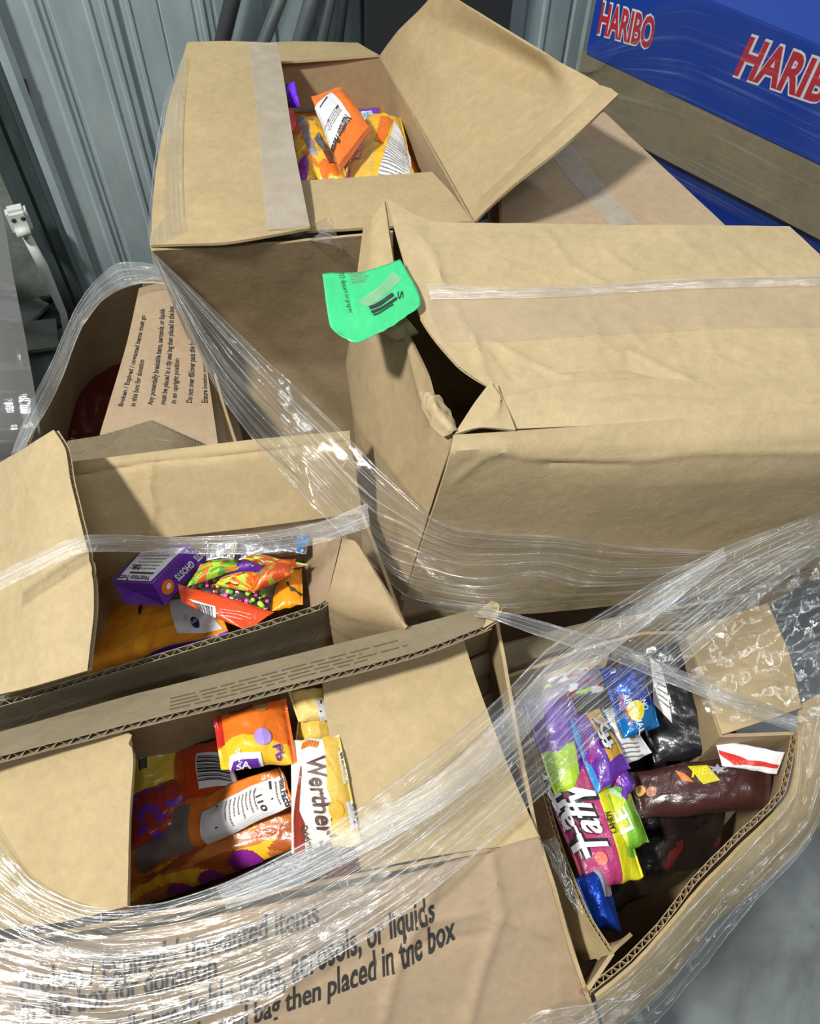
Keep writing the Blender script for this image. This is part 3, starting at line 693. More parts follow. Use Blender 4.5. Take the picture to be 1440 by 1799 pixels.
# -- D: big closed carton, right
t = thing('crushed_carton', 'large wrinkled carton with split left end and glossy tape, right of centre', 'carton', P(1100, 900, .52))
DA, DB = P(800, 762, .98), P(1700, 700, .98)
lc = [P(678, 352, .985), P(706, 450, .985), P(738, 560, .985), P(800, 640, .983), P(858, 682, .982)]
rc = [P(1385, 400, .98), P(1460, 470, .98), P(1545, 555, .98), P(1620, 625, .98), P(1665, 668, .98)]
tb = [P(690, 396, .97), P(1000, 398, .98), P(1385, 400, .98)]
mids = [[lc[i].lerp(rc[i], k) for i in range(5)] for k in (0, .12, .35, .7, 1)]
mids[1][0] = P(760, 392, .982); mids[2][0] = P(960, 396, .982); mids[3][0] = P(1200, 398, .982)
dtop = panel('top_panel', mids, KRAFTW, t, .005, 150, 120, .0022, 51, flute=['v0'], period=.010, scu=5, fine=.25,
    folds=[([(830, 590), (850, 660), (900, 740)], .004, 7), ([(740, 420), (790, 530), (838, 620)], .003, 8), ([(860, 600), (930, 640), (1000, 668)], .003, 6), ([(1000, 664), (1100, 620), (1200, 668), (1320, 712), (1440, 700)], .004, 7),
           ([(1000, 560), (1080, 620), (1090, 640)], .002, 6), ([(1030, 540), (1050, 590), (1040, 640)], .0025, 5), ([(1090, 560), (1130, 610)], .002, 5), ([(950, 660), (1100, 650), (1180, 672)], -.003, 6),
           ([(960, 410), (1000, 470), (1060, 500)], .0025, 6), ([(1060, 440), (1110, 480)], .0025, 6), ([(1190, 420), (1260, 480)], .002, 7), ([(1290, 440), (1350, 490)], .0025, 6), ([(760, 440), (775, 500)], .003, 7),
           ([(1230, 560), (1250, 620)], .002, 6), ([(1160, 570), (1190, 640), (1210, 700)], .0018, 6), ([(870, 620), (920, 700)], -.003, 6), ([(1420, 620), (1400, 560)], .002, 6)])
dtop2 = panel('top_panel', [[P(856, 676, .982), P(1120, 668, .985), P(1665, 668, .98)], [P(872, 712, .984), P(1120, 710, .984), P(1680, 690, .982)], [P(884, 756, .974), P(1120, 744, .974), P(1700, 706, .974)]], KRAFTW, t, .005, 110, 24, .0018, 52, scu=5, fine=.3, folds=[([(880, 750), (1100, 690), (1440, 712)], -.002, 8), ([(900, 700), (1000, 680), (1100, 672)], .003, 6)])
panel('torn_corner', [[P(798, 764, .98), P(830, 715, .985), P(862, 672, .99)], [P(845, 752, .984), P(870, 725, .99), P(880, 700, .992)], [P(905, 757, .982), P(892, 722, .986), P(870, 676, .99)]], KRAFTW, t, .004, 24, 20, .002, 53)
f0 = [P(796, 764, .980), P(950, 754, .979), P(1200, 735, .979), P(1700, 701, .979)]
f1 = [P(789, 800, .962), P(950, 792, .958), P(1200, 784, .958), P(1700, 750, .958)]
f2 = [P(775, 850, .91), P(950, 850, .90), P(1200, 848, .90), P(1710, 810, .90)]
f3 = [P(738, 962, .75), P(950, 970, .73), P(1200, 955, .73), P(1740, 900, .74)]
f4 = [P(700, 1088, .56), P(950, 1075, .56), P(1200, 1048, .56), P(1760, 985, .56)]
dfr = panel('front_panel', [f0, f1, f2, f3, f4], KRAFTW, t, .005, 120, 90, .0018, 54, scu=4, fine=.3, folds=[([(796, 790), (860, 785), (930, 800), (1100, 806), (1230, 792), (1440, 790)], .004, 8), ([(800, 840), (850, 800), (890, 785)], .003, 5), ([(960, 812), (1100, 812)], -.003, 5)])
l0 = [P(642, 400, .93), P(690, 520, .95), P(722, 590, .95), P(752, 660, .95), P(772, 735, .955), P(795, 765, .972)]
l1 = [P(625, 560, .85), P(668, 620, .86), P(700, 680, .87), P(730, 740, .88), P(755, 800, .90), P(789, 800, .955)]
l2 = [P(610, 650, .70), P(632, 760, .70), P(652, 820, .70), P(680, 870, .72), P(710, 915, .74), P(744, 940, .77)]
l3 = [P(640, 780, .56), P(630, 880, .56), P(640, 950, .56), P(655, 1000, .56), P(672, 1045, .56), P(700, 1088, .56)]
dl = panel('end_panel', [l0, l1, l2, l3], KRAFT2, t, .005, 80, 80, .002, 55, scu=5, fine=.3, folds=[([(718, 590), (740, 680), (760, 740)], .005, 6), ([(700, 830), (730, 800), (760, 780)], .004, 8), ([(680, 870), (720, 830)], -.003, 8)])
panel('end_flap', [[P(676, 354, .99), P(690, 450, .975), P(704, 540, .955), P(735, 585, .95)], [P(655, 385, .975), P(655, 470, .955), P(668, 550, .94), P(715, 592, .945)], [P(640, 402, .95), P(628, 500, .92), P(640, 560, .91), P(700, 598, .93)]], KRAFT, t, .005, 30, 20, .003, 56)
# crumpled torn fibres at the corner hole
panel('crumpled_edge', [[P(742, 690, .972), P(744, 715, .975), P(752, 735, .975), P(764, 752, .975), P(782, 768, .975)], [P(756, 692, .985), P(764, 712, .992), P(770, 728, .990), P(782, 744, .990), P(796, 758, .985)], [P(768, 700, .972), P(780, 716, .975), P(788, 730, .975), P(796, 744, .978), P(800, 760, .98)]], KRAFTW, t, .003, 50, 30, .0045, 62, scu=16, fine=.8)
Bk = [Vector((p.x, p.y, .56)) for p in (tb[0], tb[1], tb[2])]
panel('back_panel', [tb, Bk], KRAFT2, t, .005, 30, 10, .001, 58)
panel('end_panel', [[P(1385, 400, .978), P(1700, 704, .975)], [Vector((tb[2].x, tb[2].y, .56)), P(1760, 985, .56)]], KRAFT2, t, .005, 30, 10, .001, 59)
panel('bottom_panel', [[Bk[0], Bk[2]], [P(700, 1086, .562), P(1750, 983, .562)]], KRAFT2, t, .005, 10, 10, 0, 60)
star(dtop, [(748, 520), (900, 508), (1100, 500), (1300, 492), (1470, 488), (1500, 578), (1300, 580), (1100, 590), (950, 600), (780, 604)], TAPEL, 'tape_strip', t, .0045, 16, 8)

# green sticker hanging from the split end
gg = loft([[P(566, 482, 1.0), P(640, 478, 1.003), P(703, 458, 1.0)], [P(572, 530, 1.006), P(655, 520, 1.0), P(728, 500, 1.0)], [P(580, 575, .996), P(660, 565, 1.002), P(738, 538, 1.0)], [P(596, 592, 1.0), P(628, 604, .996), P(690, 572, 1.0)]], 40, 30)
gg = crinkle(gg, .0035, 61, 22, .3); s = Surf(gg)
vs, fs = sheet(s, 0, .0006); t = thing('green_sticker', 'bright green shipping sticker with black bars stuck to the split carton end', 'sticker', s.pt(.5, .5))
mesh_obj('sticker_paper', vs, fs, STICK, t)
text(s, 'TO: Return to paper', (594, 480), (614, 552), (9, -3), INK, t, off=.0014, bold=-.01)
text(s, 'S', (698, 514), (699, 527), (10, -2), INK, t, off=.0014, bold=.01)
for q_ in ([(647, 540), (689, 516), (692, 521), (650, 545)], [(651, 548), (696, 523), (698, 527), (653, 552)], [(655, 554), (690, 535), (691, 537), (656, 556)]): star(s, q_, INK, 'printed_bar', t, .0020)
lines(s, [(612, 478), (645, 474), (650, 494), (618, 500)], INKF, t, 6, 4, off=.0014)
star(s, [(628, 530), (690, 478), (705, 492), (645, 540)], TAPEC, 'tape_strip', t, .0018)

# glint along the tape edge, put in as a raised pale strip
ge = loft([[dtop.pt(*dtop.uv(px, py), .007) for px, py in ((748, 506), (860, 512), (1000, 511), (1150, 500), (1300, 493), (1436, 491))],
           [dtop.pt(*dtop.uv(px, py), .010) for px, py in ((752, 520), (860, 522), (1000, 520), (1150, 509), (1300, 502), (1436, 500))],
           [dtop.pt(*dtop.uv(px, py), .005) for px, py in ((756, 532), (860, 530), (1000, 526), (1150, 516), (1300, 510), (1436, 508))]], 120, 12)
ge = crinkle(ge, .002, 63, 30, .6); vs = [q for r in ge for q in r]
mesh_obj('tape_glint_strip', vs, grid_faces(120, 12), FILMR, t, [(i / 119, k / 11) for i in range(120) for k in range(12)])

# -- F: open carton, middle left
t = thing('open_carton', 'wide open carton at middle left holding a purple box and orange candy', 'carton', P(380, 1000, .14))
panel('left_flap', [[P(100, 756, .87), P(120, 790, .87), P(130, 850, .865), P(152, 940, .85), P(166, 1000, .84), P(168, 1080, .82), P(157, 1178, .79)],
                    [P(45, 790, .82), P(50, 840, .82), P(52, 880, .81), P(55, 960, .80), P(60, 1020, .79), P(60, 1090, .78), P(55, 1208, .75)],
                    [P(-90, 870, .63), P(-90, 920, .63), P(-90, 970, .63), P(-90, 1020, .63), P(-90, 1080, .64), P(-90, 1150, .65), P(-90, 1245, .67)]], KRAFTW, t, .008, 90, 50, .0022, 71, flute=['v0'], period=.012, scu=5, folds=[([(60, 1010), (100, 1000), (160, 985)], .004, 7), ([(70, 1090), (110, 1040), (165, 1010)], .003, 6)])
panel('back_flap', [[P(118, 812, .79), P(300, 790, .80), P(450, 772, .80), P(614, 757, .80)], [P(118, 842, .77), P(300, 822, .785), P(450, 806, .785), P(618, 790, .785)], [P(140, 955, .70), P(300, 942, .70), P(450, 925, .70), P(636, 900, .70)]], KRAFT, t, .005, 110, 50, .0018, 72, folds=[([(270, 808), (265, 850), (272, 890), (262, 940)], .004, 5), ([(120, 838), (270, 812), (400, 800), (610, 775)], -.004, 5)])
ft = [P(-60, 1254, .70), P(150, 1192, .70), P(300, 1147, .70), P(450, 1102, .70), P(560, 1066, .70), P(578, 1054, .702), P(588, 1010, .73), P(604, 946, .77)]
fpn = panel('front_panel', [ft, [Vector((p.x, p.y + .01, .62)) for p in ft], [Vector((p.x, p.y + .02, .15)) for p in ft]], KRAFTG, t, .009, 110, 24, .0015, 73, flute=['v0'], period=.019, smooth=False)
fc = [P(602, 946, .772), P(626, 952, .77), P(652, 992, .76), P(690, 1056, .74), P(714, 1100, .72)]
fd = [P(578, 1062, .70), P(604, 1076, .70), P(640, 1086, .70), P(680, 1096, .70), P(714, 1112, .70)]
panel('corner_flap', [fc, fd, [Vector((p.x, p.y + .02, .40)) for p in fd]], KRAFT2, t, .005, 50, 50, .0025, 70, scu=8)
panel('right_panel', [[P(606, 944, .772), P(592, 1000, .735), P(578, 1058, .705)], [P(528, 945, .62), P(540, 1010, .62), P(545, 1075, .62)]], KRAFTP, t, .005, 20, 20, .001, 74)
panel('side_panel', [[P(140, 955, .70), P(10, 1226, .70)], [P(140, 955, .70) - Vector((0, 0, .55)), P(10, 1226, .70) - Vector((0, 0, .55))]], KRAFT2, t, .005, 20, 20, .001, 75)
wall('back_panel', [P(140, 955, .70), P(636, 900, .70)], .15, KRAFT2, t, 76)
wall('side_panel', [P(636, 900, .70), P(712, 1100, .70)], .15, KRAFT2, t, 77)
# contents of F
def prism(name, q, dn, mat, parent):
    q = [V(p) for p in q]; lo = [p + dn for p in q]
    return mesh_obj(name, q + lo, [(0, 1, 2, 3), (7, 6, 5, 4)] + [(i, 4 + i, 4 + (i + 1) % 4, (i + 1) % 4) for i in range(4)], mat, parent, smooth=False)
q0 = [P(196, 1022, .655), P(252, 962, .66), P(332, 958, .675), P(268, 1026, .67)]
q1 = [P(362, 968, .655), P(362, 990, .655)]
t = thing('candy_box', 'purple candy box with white nutrition panel and orange dot, in middle left carton', 'box', P(270, 1020, .62))
# box: nutrition face q0, spine face beside it, end face in front
e = [q0[0], q0[1], q0[2], q0[3], P(222, 1062, .63), P(268, 1000, .62), P(366, 978, .635), P(290, 1064, .63)]
mesh_obj('box_body', e, [(0, 1, 2, 3), (3, 2, 6, 7), (0, 3, 7, 4), (1, 5, 6, 2), (0, 4, 5, 1), (4, 7, 6, 5)], PURP, t, smooth=False)
sn = Surf(loft([[q0[0], q0[1]], [q0[3], q0[2]]], 12, 12)); ss = Surf(loft([[q0[3], q0[2]], [e[7], e[6]]], 12, 12)); se = Surf(loft([[q0[0], q0[3]], [e[4], e[7]]], 12, 12))
star(sn, [(206, 1019), (252, 966), (324, 963), (265, 1022)], WHITE, 'nutrition_label', t, .0012)
text(sn, 'Nutrition Facts', (263, 1013), (210, 1011), (-1, 9), INK, t, off=.0022, bold=.02)
lines(sn, [(272, 1003), (222, 1001), (252, 970), (308, 968)], INKF, t, 6, 6, off=.0022); bars(sn, [(272, 1007), (216, 1005), (215, 1008), (270, 1010)], INK, t, 1, name='rule_line', off=.0024)
text(sn, '08', (250, 994), (236, 993), (-3, 9), INK, t, off=.0026, bold=.02)
text(ss, 'GHOSTS', (334, 984), (305, 1012), (8, 9), WINK, t, off=.0015, bold=.03); text(ss, 'DOTS', (352, 966), (338, 978), (9, 9), WINK, t, off=.0015, bold=.03)
star(ss, oval(294, 1031, 11, 14, 20), ORANGE, 'orange_dot', t, .0012); star(ss, oval(295, 1029, 4, 6, 20), WINK, 'dot_figure', t, .0022)
star(se, [(226, 1040), (284, 1040), (285, 1043), (227, 1043)], VIO, 'edge_line', t, .0012)
s, t = bag('candy_pouch', 'orange pouch with white label and oval emblem, beneath the purple box', 'bag', [(135, 1192, .50), (150, 1066, .48), (376, 1050, .58), (402, 1112, .61)], .012, plas((.90, .36, .02)), 78, .004)
star(s, [(296, 1052), (350, 1050), (386, 1100), (312, 1114)], WHITE, 'address_label', t, .0018); star(s, oval(341, 1090, 7, 9, -20), plas((.02, .02, .12)), 'oval_emblem', t, .0026)
text(s, 'belly', (337, 1094), (345, 1087), (-2, -5), WINK, t, off=.0036); lines(s, [(328, 1092), (332, 1080), (326, 1076), (322, 1088)], INKF, t, 2, 3, off=.003)
star(s, [(205, 1170), (395, 1104), (396, 1110), (205, 1178)], VIO, 'purple_edge', t, .002)
star(s, oval(248, 1072, 3, 10), INK, 'black_marks', t, .002)
s, t = bag('candy_pouch', 'dark window of jelly beans on a bag beside the purple box', 'bag', [(330, 1035, .645), (350, 1012, .645), (478, 1052, .645), (475, 1082, .65)], .010, plas((.04, .03, .03)), 79, .004, n=40)
rnd = random.Random(5)
for k in range(34):
    u = rnd.uniform(.15, .92); v = rnd.uniform(.06, .94); c = s.pt(v * 0 + u, v, .003); r = rnd.uniform(.003, .0048)
    me_pts = []; 
    bmm = bmesh.new(); bmesh.ops.create_icosphere(bmm, subdivisions=2, radius=r, matrix=Matrix.Translation(c))
    me = bpy.data.meshes.new('jelly_bean'); bmm.to_mesh(me); bmm.free(); me.materials.append([LIME, GREEN, PINK, SILV, DRED, LIME][k % 6]); me.polygons.foreach_set('use_smooth', [True] * len(me.polygons))
    o = bpy.data.objects.new('jelly_bean', me); COL.objects.link(o); o.parent = t; o.matrix_parent_inverse = Matrix.Translation(-t.location)
s, t = bag('candy_bag', 'red bag with white barcode near the front rim, middle left carton', 'bag', [(318, 1058, .665), (312, 1026, .655), (482, 1076, .66), (432, 1108, .67)], .008, plas((.70, .07, .015)), 80, .003)
star(s, [(331, 1051), (378, 1068), (371, 1092), (350, 1082)], WHITE, 'barcode_label', t, .0018); bars(s, [(336, 1056), (374, 1069), (370, 1086), (346, 1078)], INK, t, 13, 4, off=.0028)
lines(s, [(385, 1072), (450, 1080), (430, 1092), (385, 1088)], HWHITE, t, 3, 5, off=.002, thick=.15)
def wrapper(label, c, T, mat, seed, zones=(), n=36, wr=.006, name='candy_wrapper'):
    return bag(name, label, 'wrapper', c, T, mat, seed, wr, None, n, zones)
nz = lambda a, th: (lambda u, v: noise.noise(Vector((u * 5 + a, v * 5, a))) > th)
wrapper('lime green twisted wrapper beside the purple box', [(328, 1032, .67), (352, 992, .67), (428, 978, .66), (420, 1000, .67)], .010, LIME, 81, [(ORANGE, nz(1, .1)), (GREEN, nz(2, .2))])
wrapper('shiny purple wrapper behind the lime wrapper', [(378, 1018, .66), (395, 990, .655), (498, 978, .66), (470, 1002, .66)], .010, PURP, 82, [(WHITE, nz(3, .33))])
wrapper('orange and lime wrapper in the centre of middle left carton', [(376, 1028, .68), (392, 1014, .68), (446, 1004, .68), (448, 1042, .68)], .010, ORANGE, 83, [(LIME, nz(5, .02)), (DRED, nz(7, .3))])
wrapper('crumpled rust red wrapper with pointed tip near the right wall', [(444, 1040, .685), (446, 1006, .68), (520, 982, .68), (515, 1008, .69)], .012, plas((.55, .07, .01)), 84, [(ORANGE, nz(8, .1)), (GREEN, nz(9, .35))])
wrapper('small orange strip above the purple wrapper', [(425, 982, .675), (432, 972, .675), (545, 992, .68), (490, 1002, .68)], .006, DKOR, 85, [(LIME, nz(4, .25))])
s, t = bag('candy_bag', 'bright orange bag with small black candy drawing by the right wall', 'bag', [(474, 1074, .645), (492, 1008, .64), (530, 998, .64), (532, 1062, .65)], .010, plas((.92, .33, .01)), 86, .003)
tube('candy_drawing', [s.pt(*s.uv(*q_), .0015) for q_ in ((506, 1026), (509, 1033), (513, 1037), (519, 1039), (527, 1042))], [.002, .0008, .0035, .0008, .002], INK, t, 8)
s, t = bag('foil_packet', 'silver foil packet with crimped end under the film, middle left carton', 'packet', [(362, 985, .685), (365, 952, .685), (417, 950, .685), (411, 984, .685)], .006, SILV, 87, .003, n=40); seal(s, t, plas((.6, .62, .66), .3, 1), 0, .12)
s, t = bag('foil_packet', 'long silver foil packet with blue end, behind wrappers', 'packet', [(412, 984, .675), (414, 954, .675), (546, 938, .675), (538, 974, .675)], .010, plas((.38, .38, .42), .25, 1), 88, .005, n=40, zones=[(plas((.02, .22, .60), .22, .6), lambda u, v: v > .84 and u > .25 + .2 * math.sin(v * 40))])
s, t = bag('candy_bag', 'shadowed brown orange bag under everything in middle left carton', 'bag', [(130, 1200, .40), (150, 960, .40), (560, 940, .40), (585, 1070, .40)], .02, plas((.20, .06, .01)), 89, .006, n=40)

# -- I: broken open carton between the big carton and the lower right one
t = thing('torn_carton', 'brown torn carton edges seen under the film below the big carton', 'carton', P(1000, 1200, .14))
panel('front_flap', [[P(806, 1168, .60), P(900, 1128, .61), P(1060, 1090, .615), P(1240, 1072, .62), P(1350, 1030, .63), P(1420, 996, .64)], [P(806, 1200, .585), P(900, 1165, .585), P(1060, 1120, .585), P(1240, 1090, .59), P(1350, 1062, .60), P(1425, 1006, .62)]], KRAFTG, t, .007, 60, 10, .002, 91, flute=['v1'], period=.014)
wall('back_panel', [P(800, 1150, .58), P(1100, 1085, .58), P(1330, 1040, .58)], .15, KRAFTG, t, 92)
panel('inner_flap', [[P(800, 1168, .56), P(950, 1118, .56), P(1080, 1110, .56)], [P(830, 1252, .55), P(940, 1216, .55), P(1060, 1180, .55)]], KRAFT2, t, .006, 30, 20, .003, 93, flute=['v1'])
panel('torn_piece', [[P(864, 1152, .585), P(880, 1140, .59), P(920, 1142, .588)], [P(870, 1160, .583), P(893, 1168, .585), P(915, 1158, .584)]], KRAFT, t, .004, 16, 10, .002, 94)
panel('curled_edge', [[P(846, 1226, .565), P(865, 1216, .57), P(900, 1220, .565)], [P(848, 1240, .56), P(866, 1234, .56), P(900, 1230, .56)]], KRAFT, t, .004, 16, 10, .001, 95)

# -- G: open carton at lower left, printed front flap
t = thing('open_carton', 'nearest open carton at lower left with large printed instructions on its front flap', 'carton', P(420, 1400, .14))
h0 = [P(-60, 1308, .705), P(0, 1292, .705), P(250, 1222, .705), P(500, 1160, .705), P(700, 1110, .705), P(866, 1066, .72)]
h1 = [P(-60, 1352, .765), P(0, 1335, .765), P(260, 1270, .765), P(520, 1206, .765), P(730, 1150, .765), P(862, 1100, .765)]
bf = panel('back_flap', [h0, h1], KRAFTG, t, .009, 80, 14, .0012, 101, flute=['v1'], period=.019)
panel('curled_corner', [[P(840, 1078, .75), P(856, 1090, .765), P(850, 1106, .765)], [P(866, 1058, .76), P(880, 1066, .775), P(872, 1092, .772)]], KRAFT, t, .007, 14, 12, .001, 102, flute=['v1'])
for rr_ in range(4):
    y = rr_ * 8
    lines(bf, [(300 , 1232 + y * .8), (720, 1124 + y * .8), (720, 1126 + y * .8), (300, 1234 + y * .8)], INKG, t, 1, rr_, thick=.9, off=.0052)
panel('left_flap', [[P(-60, 1352, .72), P(215, 1290, .745), P(226, 1308, .75)], [P(-60, 1390, .715), P(150, 1345, .74), P(237, 1332, .755)], [P(-60, 1500, .71), P(110, 1480, .73), P(229, 1450, .745)], [P(-60, 1640, .70), P(110, 1620, .715), P(226, 1592, .735)]], KRAFTP if 0 else KRAFT, t, .006, 40, 30, .002, 103)
panel('right_flap', [[P(566, 1196, .70), P(690, 1160, .71), P(812, 1120, .71)], [P(575, 1270, .69), P(710, 1240, .70), P(836, 1196, .705)], [P(600, 1390, .67), P(740, 1350, .69), P(888, 1336, .70)], [P(636, 1530, .66), P(790, 1500, .685), P(950, 1480, .695)]], KRAFT, t, .005, 40, 40, .0025, 104)
r0 = [P(-60, 1668, .69), P(150, 1650, .69), P(400, 1605, .69), P(700, 1540, .69), P(945, 1470, .70)]
r1 = [P(-80, 1800, .62), P(150, 1790, .63), P(400, 1760, .63), P(740, 1690, .62), P(1000, 1640, .60)]
r2 = [P(-120, 2200, .44), P(150, 2120, .44), P(420, 2060, .44), P(800, 1980, .44), P(1075, 1900, .44)]
gf = panel('printed_front_flap', [r0, r1, r2], KRAFTP, t, .005, 130, 90, .003, 105, scu=4, fine=.3, folds=[([(770, 1530), (745, 1600), (700, 1680), (670, 1799)], .005, 8), ([(860, 1500), (880, 1600), (840, 1720), (820, 1799)], .005, 9), ([(740, 1620), (850, 1600), (960, 1640)], .003, 7), ([(660, 1690), (760, 1650), (850, 1640)], -.003, 7)])
for st, a, b, up in (('Broken / Expired / unwanted items', (38, 1744), (560, 1620), (-2, -46)), ('in this box for donation', (42, 1792), (382, 1712), (-2, -44)),
                     ('Any potentially breakable items, aerosols, or liquids', (36, 1868), (762, 1614), (-3, -44)), ('must be placed in a zip seal bag then placed in the box', (44, 1920), (798, 1646), (-3, -46)),
                     ):
    text(gf, st, a, b, up, INK, t, off=.0036, bold=.018)
text(gf, 'items to be placed', (470, 1575), (750, 1510), (-2, -34), INKF, t, off=.0036, bold=.01)
G_bl, G_br, G_fr, G_fl = P(-60, 1308, .70), P(870, 1080, .70), P(945, 1475, .69), P(-60, 1672, .69)
wall('back_panel', [G_bl + Vector((0, -.004, 0)), G_br + Vector((0, -.004, 0))], .15, KRAFT2, t, 106); wall('side_panel', [G_br, G_fr], .15, KRAFT, t, 107, shift=Vector((.0, 0, 0)))
wall('front_panel', [G_fl, G_fr], .15, KRAFT2, t, 108); wall('side_panel', [G_bl, G_fl], .15, KRAFT2, t, 109)
panel('corner_gusset', [[P(945, 1472, .698), P(975, 1560, .66), P(1000, 1650, .61), P(1050, 1800, .55)], [P(880, 1330, .66), P(935, 1500, .60), P(985, 1650, .52), P(1060, 1830, .42)]], KRAFT, t, .005, 30, 16, .002, 110)

# contents of G
OR2 = plas((.80, .22, .03))
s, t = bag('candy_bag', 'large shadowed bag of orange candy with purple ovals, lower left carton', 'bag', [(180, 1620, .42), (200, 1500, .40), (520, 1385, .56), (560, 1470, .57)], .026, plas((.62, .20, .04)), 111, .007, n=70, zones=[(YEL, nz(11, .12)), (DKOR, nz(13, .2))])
for cx, cy in ((424, 1510), (362, 1544), (308, 1566)): star(s, oval(cx, cy, 26, 17, -28), INKP, 'purple_oval', t, .0025)
s, t = bag('candy_bag', 'orange bag with slanted nutrition panel, centre of lower left carton', 'bag', [(210, 1550, .43), (215, 1445, .42), (492, 1348, .61), (520, 1412, .61)], .020, OR2, 112, .005, n=70)
star(s, [(352, 1482), (362, 1428), (430, 1388), (487, 1355), (502, 1412), (440, 1440)], WHITE, 'nutrition_label', t, .002, 10, 8)
text(s, 'Nutrition Facts', (478, 1345), (492, 1414), (13, -5), INK, t, off=.0032, bold=.03)
bars(s, [(464, 1372), (477, 1416), (480, 1415), (467, 1370)], INK, t, 1, name='rule_line', off=.003); bars(s, [(386, 1418), (378, 1466), (382, 1464), (390, 1416)], INK, t, 1, name='rule_line', off=.003)
text(s, '110', (452, 1402), (458, 1424), (8, -4), INK, t, off=.0032, bold=.03)
lines(s, [(450, 1386), (456, 1425), (396, 1452), (400, 1412)], INKF, t, 8, 9, off=.003)
lines(s, [(484, 1368), (494, 1408), (482, 1412), (470, 1374)], INKF, t, 2, 10, off=.003)
star(s, [(232, 1530), (236, 1452), (340, 1412), (335, 1488)], plas((.20, .17, .16)), 'grey_label', t, .002)
s, t = bag('candy_bag', 'red orange bag with white barcode tag, upper part of lower left carton', 'bag', [(300, 1420, .49), (300, 1316, .49), (395, 1300, .56), (425, 1402, .56)], .016, plas((.55, .06, .01)), 113, .004)
star(s, [(348, 1325), (392, 1322), (412, 1378), (352, 1386)], WHITE, 'barcode_tag', t, .002); bars(s, [(352, 1330), (352, 1374), (398, 1372), (390, 1330)], INK, t, 12, 6, off=.003)
s, t = bag('twist_wrapped_candy', 'dull yellow twisted wrapper at left inside the lower left carton', 'candy', [(215, 1408, .50), (215, 1292, .50), (322, 1262, .51), (312, 1370, .50)], .018, plas((.62, .45, .05)), 114, .008, zones=[(INK, lambda u, v: .35 < v < .48 and u > .3), (GREEN, nz(12, .35))])
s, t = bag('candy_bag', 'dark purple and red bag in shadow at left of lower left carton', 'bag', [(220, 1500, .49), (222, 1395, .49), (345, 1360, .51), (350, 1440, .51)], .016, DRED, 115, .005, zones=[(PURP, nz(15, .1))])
s, t = bag('candy_bag', 'clear glossy orange candy bag with purple letters, top of lower left carton', 'bag', [(388, 1352, .69), (374, 1262, .69), (502, 1226, .69), (522, 1340, .69)], .022, ORANGE, 116, .006, n=70, zones=[(YEL, lambda u, v: u < .36 + .1 * math.sin(v * 5)), (RED, lambda u, v: v < .12 and u > .4)])
star(s, [(400, 1344), (404, 1325), (458, 1322), (462, 1350), (430, 1368)], WINK, 'white_flash', t, .0015); star(s, [(403, 1346), (410, 1334), (452, 1330), (455, 1346), (430, 1364)], PURP, 'purple_flash', t, .0025)
text(s, 'SA', (412, 1350), (440, 1344), (2, -12), WINK, t, off=.0035, bold=.03)
star(s, [(400, 1240), (442, 1232), (440, 1246), (402, 1254)], PURP, 'purple_band', t, .002); text(s, 'FA', (405, 1252), (436, 1243), (1, -8), WINK, t, off=.003, bold=.02)
star(s, oval(462, 1298, 14, 15), LAV, 'lilac_ball', t, .002); text(s, 'Pb', (478, 1312), (486, 1332), (12, -8), PURP, t, off=.003, bold=.02)
text(s, 'And', (428, 1336), (424, 1318), (-9, 3), WINK, t, off=.0025, bold=.02); star(s, oval(456, 1243, 12, 8), plas((.5, .28, .08)), 'nut_drawing', t, .002)
seal(s, t, plas((.75, .14, .02)), .93, 1)
s, t = bag('caramel_bag', 'cream and gold caramel bag with brown lettering, right in lower left carton', 'bag', [(512, 1500, .66), (512, 1302, .69), (596, 1290, .69), (634, 1480, .67)], .016, plas((.80, .55, .10)), 117, .004, n=80,
           zones=[(plas((.85, .82, .66)), lambda u, v: True)])
t['label'] = 'cream and gold caramel bag with brown lettering, right in lower left carton'
star(s, [(566, 1294), (596, 1292), (632, 1478), (576, 1490), (590, 1430), (576, 1390), (574, 1340)], GOLD, 'gold_side', t, .0015, 12, 8)
star(s, [(512, 1500), (512, 1440), (528, 1345), (530, 1350), (524, 1420), (536, 1448), (534, 1498)], plas((.26, .035, .02)), 'brown_band', t, .0016, 12, 6)
text(s, "Werther's", (541, 1334), (566, 1520), (30, -5), DBROWN, t, off=.0028, bold=.02, bow=.0)
text(s, 'Original', (529, 1452), (543, 1530), (12, -2), DBROWN, t, off=.003, bold=.02)
for k in range(6): star(s, oval(531 + k * 5, 1311 - k * .3, 2.0, 7, 12), ORANGE, 'orange_stroke', t, .0024, 3, 2)
star(s, oval(590, 1425, 12, 16), plas((.85, .42, .03)), 'caramel_drawing', t, .0026)
star(s, [(590, 1318), (600, 1315), (613, 1372), (600, 1378)], CREAM, 'cream_strip', t, .0026); text(s, "Werther's", (592, 1322), (606, 1374), (8, -3), DBROWN, t, off=.0036)
star(s, [(604, 1408), (616, 1406), (628, 1450), (614, 1456)], WHITE, 'facts_strip', t, .0026); text(s, 'Facts', (625, 1446), (618, 1412), (-8, 2), INK, t, off=.0036, bold=.02)
s, t = bag('caramel_bag', 'pale gold shiny bag at the top right of the lower left carton', 'bag', [(524, 1268, .68), (506, 1216, .68), (570, 1206, .68), (585, 1262, .68)], .014, plas((.80, .62, .22)), 118, .006)
star(s, [(552, 1232), (576, 1226), (580, 1258), (562, 1262)], WHITE, 'white_panel', t, .002); bars(s, [(560, 1230), (560, 1258), (563, 1258), (563, 1230)], INK, t, 1, name='rule_line', off=.003)
